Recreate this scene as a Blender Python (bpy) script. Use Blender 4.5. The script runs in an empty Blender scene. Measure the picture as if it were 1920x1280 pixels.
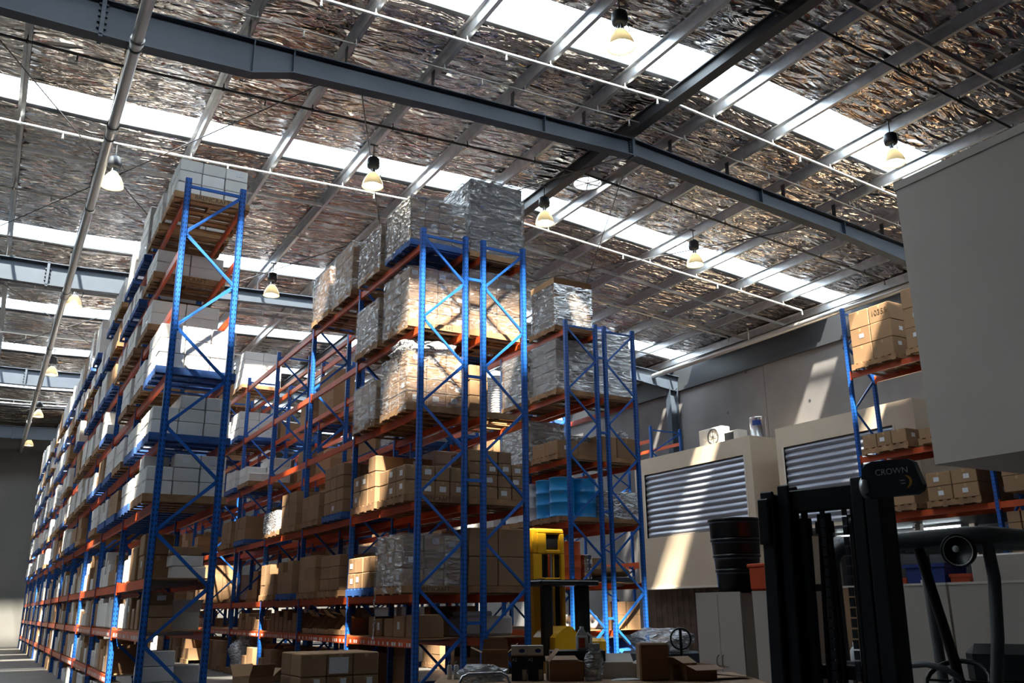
import bpy, math, random
from mathutils import Vector, Matrix, noise
C = bpy.context.scene.collection
rnd = random.Random(7)
PI = math.pi
ORD = ['lowest', 'second', 'third', 'fourth', 'fifth', 'sixth', 'seventh', 'eighth', 'ninth', 'tenth', 'eleventh', 'twelfth', 'thirteenth', 'fourteenth', 'fifteenth', 'sixteenth', 'seventeenth', 'eighteenth']
NTH = ['nearest'] + ORD[1:]
FST = ['first'] + ORD[1:]

# ------------------------------------------------------------------ materials
def new_mat(name):
    m = bpy.data.materials.new(name); m.use_nodes = True
    nt = m.node_tree
    return m, nt, nt.nodes['Principled BSDF'], nt.nodes, nt.links

def mat(name, col, rough=0.5, metal=0.0, var=0.0, bump=0.0, bscale=40.0, spec=None, rand=None, island=False, noise_amt=0.0, nscale=3.0):
    m, nt, b, N, L = new_mat(name)
    b.inputs['Base Color'].default_value = (*col, 1)
    b.inputs['Roughness'].default_value = rough
    b.inputs['Metallic'].default_value = metal
    if spec is not None: b.inputs['Specular IOR Level'].default_value = spec
    src = None
    if rand:
        if island:
            g = N.new('ShaderNodeNewGeometry'); out = g.outputs['Random Per Island']
        else:
            g = N.new('ShaderNodeObjectInfo'); out = g.outputs['Random']
        r = N.new('ShaderNodeValToRGB'); L.new(out, r.inputs[0])
        r.color_ramp.elements[0].color = (*col, 1); r.color_ramp.elements[1].color = (*rand, 1)
        src = r.outputs[0]
    if noise_amt > 0:
        tc = N.new('ShaderNodeTexCoord'); nz = N.new('ShaderNodeTexNoise')
        nz.inputs['Scale'].default_value = nscale; nz.inputs['Detail'].default_value = 6
        L.new(tc.outputs['Object'], nz.inputs['Vector'])
        mr = N.new('ShaderNodeMapRange'); L.new(nz.outputs['Fac'], mr.inputs[0])
        mr.inputs[1].default_value = .3; mr.inputs[2].default_value = .7
        mr.inputs[3].default_value = 1 - noise_amt; mr.inputs[4].default_value = 1 + noise_amt * .4
        mx = N.new('ShaderNodeMix'); mx.data_type = 'RGBA'; mx.blend_type = 'MULTIPLY'; mx.inputs[0].default_value = 1
        if src: L.new(src, mx.inputs[6])
        else: mx.inputs[6].default_value = (*col, 1)
        L.new(mr.outputs[0], mx.inputs[7]); src = mx.outputs[2]
    if src: L.new(src, b.inputs['Base Color'])
    if bump > 0:
        tc = N.new('ShaderNodeTexCoord'); nz = N.new('ShaderNodeTexNoise'); bp = N.new('ShaderNodeBump')
        nz.inputs['Scale'].default_value = bscale; nz.inputs['Detail'].default_value = 4
        L.new(tc.outputs['Object'], nz.inputs['Vector']); L.new(nz.outputs['Fac'], bp.inputs['Height'])
        bp.inputs['Strength'].default_value = bump; bp.inputs['Distance'].default_value = 0.02
        L.new(bp.outputs[0], b.inputs['Normal'])
    return m

M = {}
M['blue'] = mat('rack_blue_paint', (.013, .108, .45), .38, noise_amt=.15, nscale=2)
M['orange'] = mat('rack_orange_paint', (.55, .075, .014), .42, noise_amt=.2, nscale=3)
M['galv'] = mat('galvanised_steel', (.55, .56, .58), .38, .85, noise_amt=.15, nscale=6)
M['steel'] = mat('painted_steel_grey', (.042, .056, .08), .5, .1, noise_amt=.15, nscale=2)
M['darksteel'] = mat('dark_painted_steel', (.035, .038, .045), .45)
M['pipe'] = mat('galvanised_pipe', (.5, .48, .46), .35, .7)
M['sunlitpipe'] = mat('sunlit_white_pipe', (.8, .8, .78), .4)  # sunlight on the branch pipes put into the colour
M['darkpipe'] = mat('dark_pipe', (.09, .08, .08), .45, .3)
M['timber'] = mat('pallet_timber', (.36, .2, .09), .8, rand=(.25, .13, .06), noise_amt=.35, nscale=5)
M['timber_far'] = mat('pallet_timber_distant', (.36, .2, .09), .8, noise_amt=.35, nscale=5)
M['bluepallet'] = mat('pallet_blue_paint', (.02, .085, .3), .7, noise_amt=.35, nscale=6)
M['board'] = mat('particle_board', (.33, .19, .09), .75, noise_amt=.2, nscale=8)
M['brown'] = mat('carton_board_brown', (.33, .19, .095), .75, rand=(.25, .14, .068), noise_amt=.08, nscale=3)
M['brown_far'] = mat('carton_board_brown_distant', (.33, .19, .095), .75, rand=(.25, .14, .068), island=True)
M['white'] = mat('carton_board_white', (.74, .72, .72), .6, rand=(.62, .6, .58), noise_amt=.05, nscale=3)
M['white_far'] = mat('carton_board_white_distant', (.74, .72, .72), .6, rand=(.56, .52, .48), island=True)
M['tape'] = mat('packing_tape', (.42, .28, .15), .25)
M['whitetape'] = mat('clear_tape_on_white', (.66, .62, .58), .25)
M['dark'] = mat('black_plastic', (.008, .008, .009), .35)
M['rubber'] = mat('black_rubber', (.012, .012, .012), .7)
M['yellow'] = mat('truck_yellow_paint', (.82, .43, .014), .35)
M['drumblue'] = mat('blue_drum_paint', (.012, .25, .62), .3)
M['drumorange'] = mat('orange_drum_paint', (.65, .1, .025), .35)
M['drumwhite'] = mat('white_drum_plastic', (.62, .62, .64), .4)
M['cream'] = mat('cream_panel', (.56, .45, .34), .55, noise_amt=.05, nscale=1)
M['offwhite'] = mat('off_white_panel', (.66, .585, .51), .6, noise_amt=.04, nscale=1)
M['cabinet'] = mat('beige_cabinet_paint', (.45, .395, .345), .5)
M['roller'] = mat('roller_shutter_steel', (.34, .36, .42), .33, .55)
M['timberwall'] = mat('dark_timber_lining', (.085, .05, .035), .6, noise_amt=.5, nscale=4)
M['red'] = mat('red_orange_plastic', (.5, .055, .012), .5)
M['tubblue'] = mat('blue_tub_plastic', (.012, .035, .2), .45)
M['chrome'] = mat('bright_chrome', (.75, .75, .75), .15, 1)
M['guard'] = mat('guard_grey_paint', (.16, .165, .17), .4, .1)
M['forkdark'] = mat('mast_dark_grey_paint', (.028, .033, .04), .35, .2)
M['paper'] = mat('white_paper', (.72, .72, .72), .7)
M['ink'] = mat('print_ink', (.03, .025, .02), .7)
M['fadedink'] = mat('faded_print_ink', (.13, .075, .035), .7)
M['white_enamel'] = mat('white_enamel', (.75, .76, .78), .35)
M['navy'] = mat('navy_print', (.006, .007, .02), .4)
M['concwhite'] = mat('lettering_white', (.6, .62, .66), .5)
M['amber'] = mat('amber_print', (.8, .38, .05), .5)
M['acwhite'] = mat('aircon_casing', (.6, .56, .5), .5)
M['stainless'] = mat('stainless_steel', (.7, .7, .72), .2, 1)
M['bluebag'] = mat('blue_plastic_film', (.02, .1, .42), .25, bump=.6, bscale=14)
M['seat'] = mat('black_vinyl', (.01, .01, .011), .55)

def perforated():
    m, nt, b, N, L = new_mat('rack_blue_perforated')
    tc = N.new('ShaderNodeTexCoord'); sp = N.new('ShaderNodeSeparateXYZ'); L.new(tc.outputs['Object'], sp.inputs[0])
    def math_(op, a, c=None, v=None):
        n = N.new('ShaderNodeMath'); n.operation = op
        L.new(a, n.inputs[0])
        if c is not None: L.new(c, n.inputs[1])
        if v is not None: n.inputs[1].default_value = v
        return n.outputs[0]
    zf = math_('ABSOLUTE', math_('SUBTRACT', math_('FRACT', math_('DIVIDE', sp.outputs['Z'], v=.075)), v=.5))
    hz = math_('LESS_THAN', zf, v=.22)
    ax = math_('ABSOLUTE', sp.outputs['X']); ay = math_('ABSOLUTE', sp.outputs['Y'])
    hx = math_('LESS_THAN', math_('ABSOLUTE', math_('SUBTRACT', ax, v=.022)), v=.0065)
    hy = math_('LESS_THAN', math_('ABSOLUTE', math_('SUBTRACT', ay, v=.016)), v=.0065)
    hole = math_('MULTIPLY', hz, math_('MAXIMUM', hx, hy))
    mx = N.new('ShaderNodeMix'); mx.data_type = 'RGBA'; L.new(hole, mx.inputs[0])
    mx.inputs[6].default_value = (.013, .108, .45, 1); mx.inputs[7].default_value = (.004, .006, .02, 1)
    L.new(mx.outputs[2], b.inputs['Base Color']); b.inputs['Roughness'].default_value = .38
    return m
M['perf'] = perforated()

def foil():
    m, nt, b, N, L = new_mat('reflective_foil_insulation')
    b.inputs['Metallic'].default_value = 1.0; b.inputs['Roughness'].default_value = .1
    tc = N.new('ShaderNodeTexCoord')
    mp = N.new('ShaderNodeMapping'); mp.inputs['Scale'].default_value = (.75, 2.3, 1)
    L.new(tc.outputs['Object'], mp.inputs[0])
    n1 = N.new('ShaderNodeTexNoise'); n1.inputs['Scale'].default_value = 2.0; n1.inputs['Detail'].default_value = 2.5; n1.inputs['Roughness'].default_value = .45; n1.inputs['Distortion'].default_value = .9
    L.new(mp.outputs[0], n1.inputs['Vector'])
    n2 = N.new('ShaderNodeTexVoronoi'); n2.feature = 'F1'; n2.inputs['Scale'].default_value = 2.6
    L.new(mp.outputs[0], n2.inputs['Vector'])
    ad = N.new('ShaderNodeMath'); ad.operation = 'MULTIPLY_ADD'; ad.inputs[1].default_value = .35
    L.new(n2.outputs['Distance'], ad.inputs[0]); L.new(n1.outputs['Fac'], ad.inputs[2])
    bp = N.new('ShaderNodeBump'); bp.inputs['Strength'].default_value = 1; bp.inputs['Distance'].default_value = .16
    L.new(ad.outputs[0], bp.inputs['Height']); L.new(bp.outputs[0], b.inputs['Normal'])
    cr = N.new('ShaderNodeValToRGB'); n3 = N.new('ShaderNodeTexNoise'); n3.inputs['Scale'].default_value = .5; n3.inputs['Detail'].default_value = 3
    L.new(tc.outputs['Object'], n3.inputs['Vector']); L.new(n3.outputs['Fac'], cr.inputs[0])
    cr.color_ramp.elements[0].position = .35; cr.color_ramp.elements[0].color = (.44, .365, .315, 1)  # brownish patches paint in the warm reflection of the interior
    cr.color_ramp.elements[1].position = .65; cr.color_ramp.elements[1].color = (.66, .635, .63, 1)
    L.new(cr.outputs[0], b.inputs['Base Color'])
    return m
M['foil'] = foil()

def skylight():
    m, nt, b, N, L = new_mat('translucent_skylight_sheet')
    tr = N.new('ShaderNodeBsdfTransparent'); tr.inputs[0].default_value = (.93, .97, 1, 1)
    tl = N.new('ShaderNodeBsdfTranslucent'); tl.inputs[0].default_value = (.85, .93, 1, 1)
    mx = N.new('ShaderNodeMixShader'); mx.inputs[0].default_value = .3
    L.new(tr.outputs[0], mx.inputs[1]); L.new(tl.outputs[0], mx.inputs[2])
    L.new(mx.outputs[0], N['Material Output'].inputs[0])
    return m
M['skylight'] = skylight()

def film(name, fac, col=(.4, .39, .4), rough=.14, bump=1.0, scale=3.2, gloss=.55):
    m, nt, b, N, L = new_mat(name)
    tc = N.new('ShaderNodeTexCoord'); mp = N.new('ShaderNodeMapping'); mp.inputs['Scale'].default_value = (1.1, 1.1, 3.4)
    mp.inputs['Rotation'].default_value = (.3, .25, 0)
    L.new(tc.outputs['Object'], mp.inputs[0])
    nz = N.new('ShaderNodeTexNoise'); nz.inputs['Scale'].default_value = scale; nz.inputs['Detail'].default_value = 3; nz.inputs['Distortion'].default_value = 1.6
    L.new(mp.outputs[0], nz.inputs['Vector'])
    bp = N.new('ShaderNodeBump'); bp.inputs['Strength'].default_value = bump; bp.inputs['Distance'].default_value = .16
    L.new(nz.outputs['Fac'], bp.inputs['Height'])
    df = N.new('ShaderNodeBsdfDiffuse'); df.inputs[0].default_value = (*col, 1); L.new(bp.outputs[0], df.inputs['Normal'])
    gl = N.new('ShaderNodeBsdfGlossy'); gl.inputs[0].default_value = (.9, .9, .92, 1); gl.inputs['Roughness'].default_value = rough; L.new(bp.outputs[0], gl.inputs['Normal'])
    m1 = N.new('ShaderNodeMixShader'); m1.inputs[0].default_value = gloss; L.new(df.outputs[0], m1.inputs[1]); L.new(gl.outputs[0], m1.inputs[2])
    tr = N.new('ShaderNodeBsdfTransparent')
    mr = N.new('ShaderNodeMapRange'); L.new(nz.outputs['Fac'], mr.inputs[0]); mr.inputs[1].default_value = .4; mr.inputs[2].default_value = .65
    mr.inputs[3].default_value = fac * .6; mr.inputs[4].default_value = min(1, fac * 1.6)
    mx = N.new('ShaderNodeMixShader'); L.new(mr.outputs[0], mx.inputs[0])
    L.new(tr.outputs[0], mx.inputs[1]); L.new(m1.outputs[0], mx.inputs[2]); L.new(mx.outputs[0], N['Material Output'].inputs[0])
    return m
M['film'] = film('clear_stretch_film', .34)
M['greyfilm'] = film('grey_stretch_film', .55, (.13, .11, .11), .16)
M['milkfilm'] = film('milky_plastic_film', .7, (.6, .62, .68), .2, 1, 4, .35)

def concrete(name, col, col2, scale=.6, rough=.8, seams=None):
    m, nt, b, N, L = new_mat(name)
    tc = N.new('ShaderNodeTexCoord'); nz = N.new('ShaderNodeTexNoise'); nz.inputs['Scale'].default_value = scale; nz.inputs['Detail'].default_value = 9
    L.new(tc.outputs['Object'], nz.inputs['Vector'])
    cr = N.new('ShaderNodeValToRGB'); L.new(nz.outputs['Fac'], cr.inputs[0])
    cr.color_ramp.elements[0].position = .3; cr.color_ramp.elements[0].color = (*col, 1)
    cr.color_ramp.elements[1].position = .7; cr.color_ramp.elements[1].color = (*col2, 1)
    L.new(cr.outputs[0], b.inputs['Base Color']); b.inputs['Roughness'].default_value = rough
    bp = N.new('ShaderNodeBump'); bp.inputs['Strength'].default_value = .15; L.new(nz.outputs['Fac'], bp.inputs['Height']); L.new(bp.outputs[0], b.inputs['Normal'])
    return m
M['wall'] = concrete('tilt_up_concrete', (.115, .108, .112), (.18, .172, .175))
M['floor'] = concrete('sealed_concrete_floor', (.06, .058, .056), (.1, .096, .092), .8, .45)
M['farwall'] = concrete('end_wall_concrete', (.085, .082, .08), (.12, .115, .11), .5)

def emis(name, col, s):
    m, nt, b, N, L = new_mat(name)
    b.inputs['Base Color'].default_value = (*col, 1)
    b.inputs['Emission Color'].default_value = (*col, 1); b.inputs['Emission Strength'].default_value = s
    return m
M['bulb'] = emis('lamp_bulb_glow', (1, .93, .74), 40)
M['tube'] = emis('fluorescent_tube_glow', (.85, .95, 1), 14)

def lampglass():
    m, nt, b, N, L = new_mat('prismatic_lamp_reflector')
    b.inputs['Base Color'].default_value = (.5, .44, .33, 1); b.inputs['Roughness'].default_value = .2
    tl = N.new('ShaderNodeBsdfTranslucent'); tl.inputs[0].default_value = (1, .95, .8, 1)
    mx = N.new('ShaderNodeMixShader'); mx.inputs[0].default_value = .3
    L.new(b.outputs[0], mx.inputs[1]); L.new(tl.outputs[0], mx.inputs[2]); L.new(mx.outputs[0], N['Material Output'].inputs[0])
    return m
M['lampglass'] = lampglass()

def label_mat(name, sx, sz):
    m, nt, b, N, L = new_mat(name)
    tc = N.new('ShaderNodeTexCoord'); w = N.new('ShaderNodeTexWave'); w.bands_direction = 'Z'; w.inputs['Scale'].default_value = sz; w.inputs['Distortion'].default_value = 0
    n = N.new('ShaderNodeTexNoise'); n.inputs['Scale'].default_value = sx
    L.new(tc.outputs['Object'], w.inputs['Vector']); L.new(tc.outputs['Object'], n.inputs['Vector'])
    mu = N.new('ShaderNodeMath'); mu.operation = 'MULTIPLY'; L.new(w.outputs['Fac'], mu.inputs[0]); L.new(n.outputs['Fac'], mu.inputs[1])
    cr = N.new('ShaderNodeValToRGB'); L.new(mu.outputs[0], cr.inputs[0])
    cr.color_ramp.elements[0].position = .38; cr.color_ramp.elements[0].color = (.74, .74, .76, 1)
    cr.color_ramp.elements[1].position = .5; cr.color_ramp.elements[1].color = (.35, .35, .4, 1)
    L.new(cr.outputs[0], b.inputs['Base Color']); b.inputs['Roughness'].default_value = .6
    return m
M['label'] = label_mat('printed_paper_label', 60, 30)

M['darkgoods'] = mat('dark_wrapped_goods', (.13, .115, .115), .5)
M['browngoods'] = mat('brown_grey_wrapped_goods', (.22, .18, .155), .6)
M['palegoods'] = mat('pale_grey_wrapped_goods', (.36, .37, .4), .6)
M['reflector'] = mat('bright_reflector', (.85, .83, .75), .4, .3)
# ------------------------------------------------------------------ mesh builder
class MB:
    def __init__(s): s.v = []; s.f = []; s.mi = []; s.sm = []
    def add(s, vs, fs, mi=0, smooth=False):
        o = len(s.v); s.v += [tuple(p) for p in vs]
        for f in fs: s.f.append(tuple(i + o for i in f)); s.mi.append(mi); s.sm.append(smooth)
        return s
    def box(s, x0, x1, y0, y1, z0, z1, mi=0):
        return s.add([(x0, y0, z0), (x1, y0, z0), (x1, y1, z0), (x0, y1, z0), (x0, y0, z1), (x1, y0, z1), (x1, y1, z1), (x0, y1, z1)],
                     [(0, 3, 2, 1), (4, 5, 6, 7), (0, 1, 5, 4), (1, 2, 6, 5), (2, 3, 7, 6), (3, 0, 4, 7)], mi)
    def cbox(s, x0, x1, y0, y1, z0, z1, c=.006, mi=0):
        # chamfered box
        X = (x0, x1); Y = (y0, y1); Z = (z0, z1); vs = []; idx = {}
        for i in range(2):
            for j in range(2):
                for k in range(2):
                    sx = (1, -1)[i] * c; sy = (1, -1)[j] * c; sz = (1, -1)[k] * c
                    for a, p in (('x', (X[i], Y[j] + sy, Z[k] + sz)), ('y', (X[i] + sx, Y[j], Z[k] + sz)), ('z', (X[i] + sx, Y[j] + sy, Z[k]))):
                        idx[(i, j, k, a)] = len(vs); vs.append(p)
        fs = []
        for i in range(2):
            q = [idx[(i, 0, 0, 'x')], idx[(i, 1, 0, 'x')], idx[(i, 1, 1, 'x')], idx[(i, 0, 1, 'x')]]; fs.append(q if i else q[::-1])
            q = [idx[(0, i, 0, 'y')], idx[(1, i, 0, 'y')], idx[(1, i, 1, 'y')], idx[(0, i, 1, 'y')]]; fs.append(q[::-1] if i else q)
            q = [idx[(0, 0, i, 'z')], idx[(1, 0, i, 'z')], idx[(1, 1, i, 'z')], idx[(0, 1, i, 'z')]]; fs.append(q if i else q[::-1])
            for j in range(2):
                fs.append([idx[(i, j, 0, 'x')], idx[(i, j, 1, 'x')], idx[(i, j, 1, 'y')], idx[(i, j, 0, 'y')]])
                fs.append([idx[(i, 0, j, 'x')], idx[(i, 1, j, 'x')], idx[(i, 1, j, 'z')], idx[(i, 0, j, 'z')]])
                fs.append([idx[(0, i, j, 'y')], idx[(1, i, j, 'y')], idx[(1, i, j, 'z')], idx[(0, i, j, 'z')]])
                for k in range(2): fs.append([idx[(i, j, k, 'x')], idx[(i, j, k, 'y')], idx[(i, j, k, 'z')]])
        return s.add(vs, fs, mi)
    def bar(s, a, b, w, h, mi=0, up=(0, 0, 1)):
        a = Vector(a); b = Vector(b); d = (b - a).normalized(); u = Vector(up)
        if abs(d.dot(u)) > .95: u = Vector((1, 0, 0)) if abs(d.x) < .9 else Vector((0, 1, 0))
        r = d.cross(u).normalized(); u = r.cross(d).normalized()
        q = [(-1, -1), (1, -1), (1, 1), (-1, 1)]
        vs = [p + r * (x * w / 2) + u * (y * h / 2) for p in (a, b) for x, y in q]
        return s.add(vs, [(3, 2, 1, 0), (4, 5, 6, 7), (0, 1, 5, 4), (1, 2, 6, 5), (2, 3, 7, 6), (3, 0, 4, 7)], mi)
    def tube(s, pts, r, n=10, mi=0, caps=True):
        pts = [Vector(p) for p in pts]; vs = []; fs = []
        rr = r if isinstance(r, (list, tuple)) else [r] * len(pts)
        pu = None
        for i, p in enumerate(pts):
            d = (pts[min(i + 1, len(pts) - 1)] - pts[max(i - 1, 0)]).normalized()
            u = pu if pu is not None else (Vector((0, 0, 1)) if abs(d.z) < .9 else Vector((1, 0, 0)))
            a = d.cross(u).normalized(); u = a.cross(d).normalized(); pu = u
            for k in range(n):
                t = 2 * PI * k / n; vs.append(p + a * (math.cos(t) * rr[i]) + u * (math.sin(t) * rr[i]))
        for i in range(len(pts) - 1):
            for k in range(n):
                fs.append((i * n + k, i * n + (k + 1) % n, (i + 1) * n + (k + 1) % n, (i + 1) * n + k))
        s.add(vs, fs, mi, True)
        if caps:
            s.add(vs[:n], [tuple(range(n))[::-1]], mi); s.add(vs[-n:], [tuple(range(n))], mi)
        return s
    def lathe(s, prof, n=20, c=(0, 0, 0), mi=0, axis='z', smooth=True):
        vs = []; fs = []
        for (r, h) in prof:
            for k in range(n):
                t = 2 * PI * k / n; x, y = r * math.cos(t), r * math.sin(t)
                p = (x, y, h) if axis == 'z' else ((x, h, y) if axis == 'y' else (h, x, y))
                vs.append((p[0] + c[0], p[1] + c[1], p[2] + c[2]))
        for i in range(len(prof) - 1):
            for k in range(n): fs.append((i * n + k, i * n + (k + 1) % n, (i + 1) * n + (k + 1) % n, (i + 1) * n + k))
        return s.add(vs, fs, mi, smooth)
    def prism(s, poly, a, b, axis='y', mi=0):
        # poly in the two other axes, extruded from a to b along axis
        def P(u, v, t): return {'y': (u, t, v), 'x': (t, u, v), 'z': (u, v, t)}[axis]
        n = len(poly); vs = [P(u, v, a) for u, v in poly] + [P(u, v, b) for u, v in poly]
        fs = [tuple(range(n))[::-1], tuple(range(n, 2 * n))] + [(i, (i + 1) % n, n + (i + 1) % n, n + i) for i in range(n)]
        return s.add(vs, fs, mi)
    def xf(s, mtx, start=0):
        for i in range(start, len(s.v)): s.v[i] = tuple(mtx @ Vector(s.v[i]))
        return s
    def mesh(s, name, mats):
        me = bpy.data.meshes.new(name); me.from_pydata(s.v, [], s.f)
        for m in mats: me.materials.append(m)
        me.polygons.foreach_set('material_index', s.mi); me.polygons.foreach_set('use_smooth', s.sm)
        me.update(); return me

def link(name, me, parent=None, loc=(0, 0, 0), rz=0):
    o = bpy.data.objects.new(name, me); C.objects.link(o); o.location = loc; o.rotation_euler = (0, 0, rz)
    if parent is not None: o.parent = parent
    return o
def obj(name, mb, mats, parent=None, loc=(0, 0, 0), rz=0):
    if not isinstance(mats, (list, tuple)): mats = [mats]
    return link(name, mb.mesh(name, mats), parent, loc, rz)
def tag(o, label, cat, group=None, kind=None):
    if kind: o['kind'] = kind
    if label: o['label'] = label
    if cat: o['category'] = cat
    if group: o['group'] = group
    return o
def thing(name, label, cat, loc=(0, 0, 0), rz=0, group=None):
    o = bpy.data.objects.new(name, None); C.objects.link(o); o.empty_display_size = .2
    o.location = loc; o.rotation_euler = (0, 0, rz); return tag(o, label, cat, group)
def struct(name, mb, mats, label=None):
    o = obj(name, mb, mats); o['kind'] = 'structure'
    if label: o['label'] = label
    return o
def text_mesh(s, size, ext=.001, name='lettering'):
    cu = bpy.data.curves.new(name, 'FONT'); cu.body = s; cu.size = size; cu.extrude = ext; cu.align_x = 'CENTER'; cu.align_y = 'CENTER'
    o = bpy.data.objects.new(name + '_tmp', cu); C.objects.link(o)
    dg = bpy.context.evaluated_depsgraph_get(); me = bpy.data.meshes.new_from_object(o.evaluated_get(dg))
    bpy.data.objects.remove(o); bpy.data.curves.remove(cu); me.name = name
    return me

# ------------------------------------------------------------------ camera
cam_d = bpy.data.cameras.new('camera'); cam = bpy.data.objects.new('camera', cam_d); C.objects.link(cam)
yaw, pitch, roll, foc = 0.521755810, 0.289382118, -0.00979768, 1689.174
f = Vector((math.sin(yaw) * math.cos(pitch), math.cos(yaw) * math.cos(pitch), math.sin(pitch)))
r = Vector((math.cos(yaw), -math.sin(yaw), 0)); u = r.cross(f)
r2 = r * math.cos(roll) + u * math.sin(roll); u2 = -r * math.sin(roll) + u * math.cos(roll)
mw = Matrix((r2, u2, -f)).transposed().to_4x4(); mw.translation = (0, 0, 1.5)
cam.matrix_world = mw
cam_d.sensor_width = 36; cam_d.lens = foc / 1920 * 36; cam_d.clip_end = 200; cam_d.clip_start = .05
bpy.context.scene.camera = cam
# ------------------------------------------------------------------ building shell
XL, XR, YN, YF = -9.0, 21.5, -6.0, 52.5
RIDGE = 10.3
def zt(X):                       # top of the portal rafters
    if X <= .8: return 10.3
    return 10.3 + (X - .8) * .0337 if X < RIDGE else 10.62 - .08 * (X - RIDGE)
OFF = .5                         # roof lining above the rafters
b = MB(); b.box(XL - .3, XR + .3, YN - .3, YF + .3, -.3, 0); struct('floor', b, M['floor'], 'grey sealed concrete warehouse floor')
b = MB()
for i in range(9):               # tilt-up panels with open joints
    y0 = YN + i * 6.7 + .01; y1 = min(YN + (i + 1) * 6.7 - .01, YF)
    b.box(XR, XR + .25, y0, y1, 0, zt(XR) + .6)
b.box(XR + .05, XR + .3, YN, YF, 0, zt(XR) + .6)
for (y, z) in ((19, 7.6), (22.6, 7.9), (21.6, 9.1), (17.5, 8.9), (23.8, 7.0)): b.tube([(XR - .004, y, z), (XR + .01, y, z)], .05, 10, 1)
struct('wall_right', b, [M['wall'], M['darksteel']], 'grey tilt-up concrete wall behind the roller-shutter rooms')
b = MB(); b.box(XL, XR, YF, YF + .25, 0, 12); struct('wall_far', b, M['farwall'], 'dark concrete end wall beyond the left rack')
b = MB(); b.box(XL - .25, XL, YN, YF, 0, 12); struct('wall_left', b, M['wall'])
b = MB(); b.box(XL, XR, YN - .25, YN, 0, 12); struct('wall_near', b, M['wall'])
# metal girt on the right wall; dark sheet above paints in the eave shadow
b = MB(); b.box(XR - .12, XR - .004, YN, YF, 9.15, 9.28); b.box(XR - .02, XR - .003, YN, YF, 9.28, zt(XR) + .45)
struct('trim_1', b, [M['darksteel']], 'steel girt and painted shadow strip along the top of the concrete wall')

STR = [(10.5, 11.55), (16.8, 17.8), (23.95, 25.1), (30.4, 31.7), (35.7, 37.0), (42.3, 43.4), (46.4, 47.5)]
XS = [XL, .8, RIDGE, XR]
VENT = (11.0, 15.55)
def foil_piece(name, ya, yb):
    b = MB(); nx = 150; ny = max(3, int((yb - ya) / .22)); vs = []; fs = []
    for j in range(ny + 1):
        y = ya + (yb - ya) * j / ny
        for i in range(nx + 1):
            x = XL + (XR - XL) * i / nx
            e = min(1, min(y - ya, yb - y) / .15)
            z = zt(x) + OFF + .02 + .035 * noise.noise((x * 1.1, y * 3.1, 2.3)) * e + .02 * noise.noise((x * 3.7, y * 7.3, 9.1)) * e
            vs.append((x, y, max(z, zt(x) + OFF - .005)))
    for j in range(ny):
        for i in range(nx):
            a = j * (nx + 1) + i
            if (vs[a][0] + .1 - VENT[0]) ** 2 + (vs[a][1] + .1 - VENT[1]) ** 2 < .31 ** 2: continue
            fs.append((a, a + nx + 1, a + nx + 2, a + 1))
    b.add(vs, fs, 0, True)
    # roof deck above the lining
    for xa, xb in zip(XS[:-1], XS[1:]):
        rects = [(xa, xb, ya, yb)]
        if xa == RIDGE and ya < VENT[1] < yb:      # the ventilator opening
            x_, y_, q_ = VENT[0], VENT[1], .26
            rects = [(xa, x_ - q_, ya, yb), (x_ + q_, xb, ya, yb), (x_ - q_, x_ + q_, ya, y_ - q_), (x_ - q_, x_ + q_, y_ + q_, yb)]
        for (xp, xq, yp, yq) in rects:
            za, zb = zt(xp) + OFF + .1, zt(xq) + OFF + .1
            b.add([(xp, yp, za), (xq, yp, zb), (xq, yq, zb), (xp, yq, za), (xp, yp, za + .05), (xq, yp, zb + .05), (xq, yq, zb + .05), (xp, yq, za + .05)],
                  [(0, 3, 2, 1), (4, 5, 6, 7), (0, 1, 5, 4), (1, 2, 6, 5), (2, 3, 7, 6), (3, 0, 4, 7)], 1)
    return struct(name, b, [M['foil'], M['darksteel']], 'crinkled silver foil roof lining between skylight strips')
ya = YN; k = 0
for (s0, s1) in STR + [(YF, YF)]:
    if s0 > ya: foil_piece('ceiling', ya, s0)
    ya = s1
for k, (s0, s1) in enumerate(STR):
    b = MB(); n = 26
    for xa, xb in zip(XS[:-1], XS[1:]):
        vs = []; fs = []
        for i in range(n + 1):
            y = s0 + (s1 - s0) * i / n; d = .03 * (1 if (i % 4) in (1, 2) else 0)
            vs += [(xa, y, zt(xa) + OFF + .1 + d), (xb, y, zt(xb) + OFF + .1 + d)]
        fs = [(2 * i, 2 * i + 1, 2 * i + 3, 2 * i + 2) for i in range(n)]
        b.add(vs, fs, 0)
    struct('window_%d' % (k + 1), b, M['skylight'], 'corrugated translucent skylight strip across the foil roof')

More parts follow.
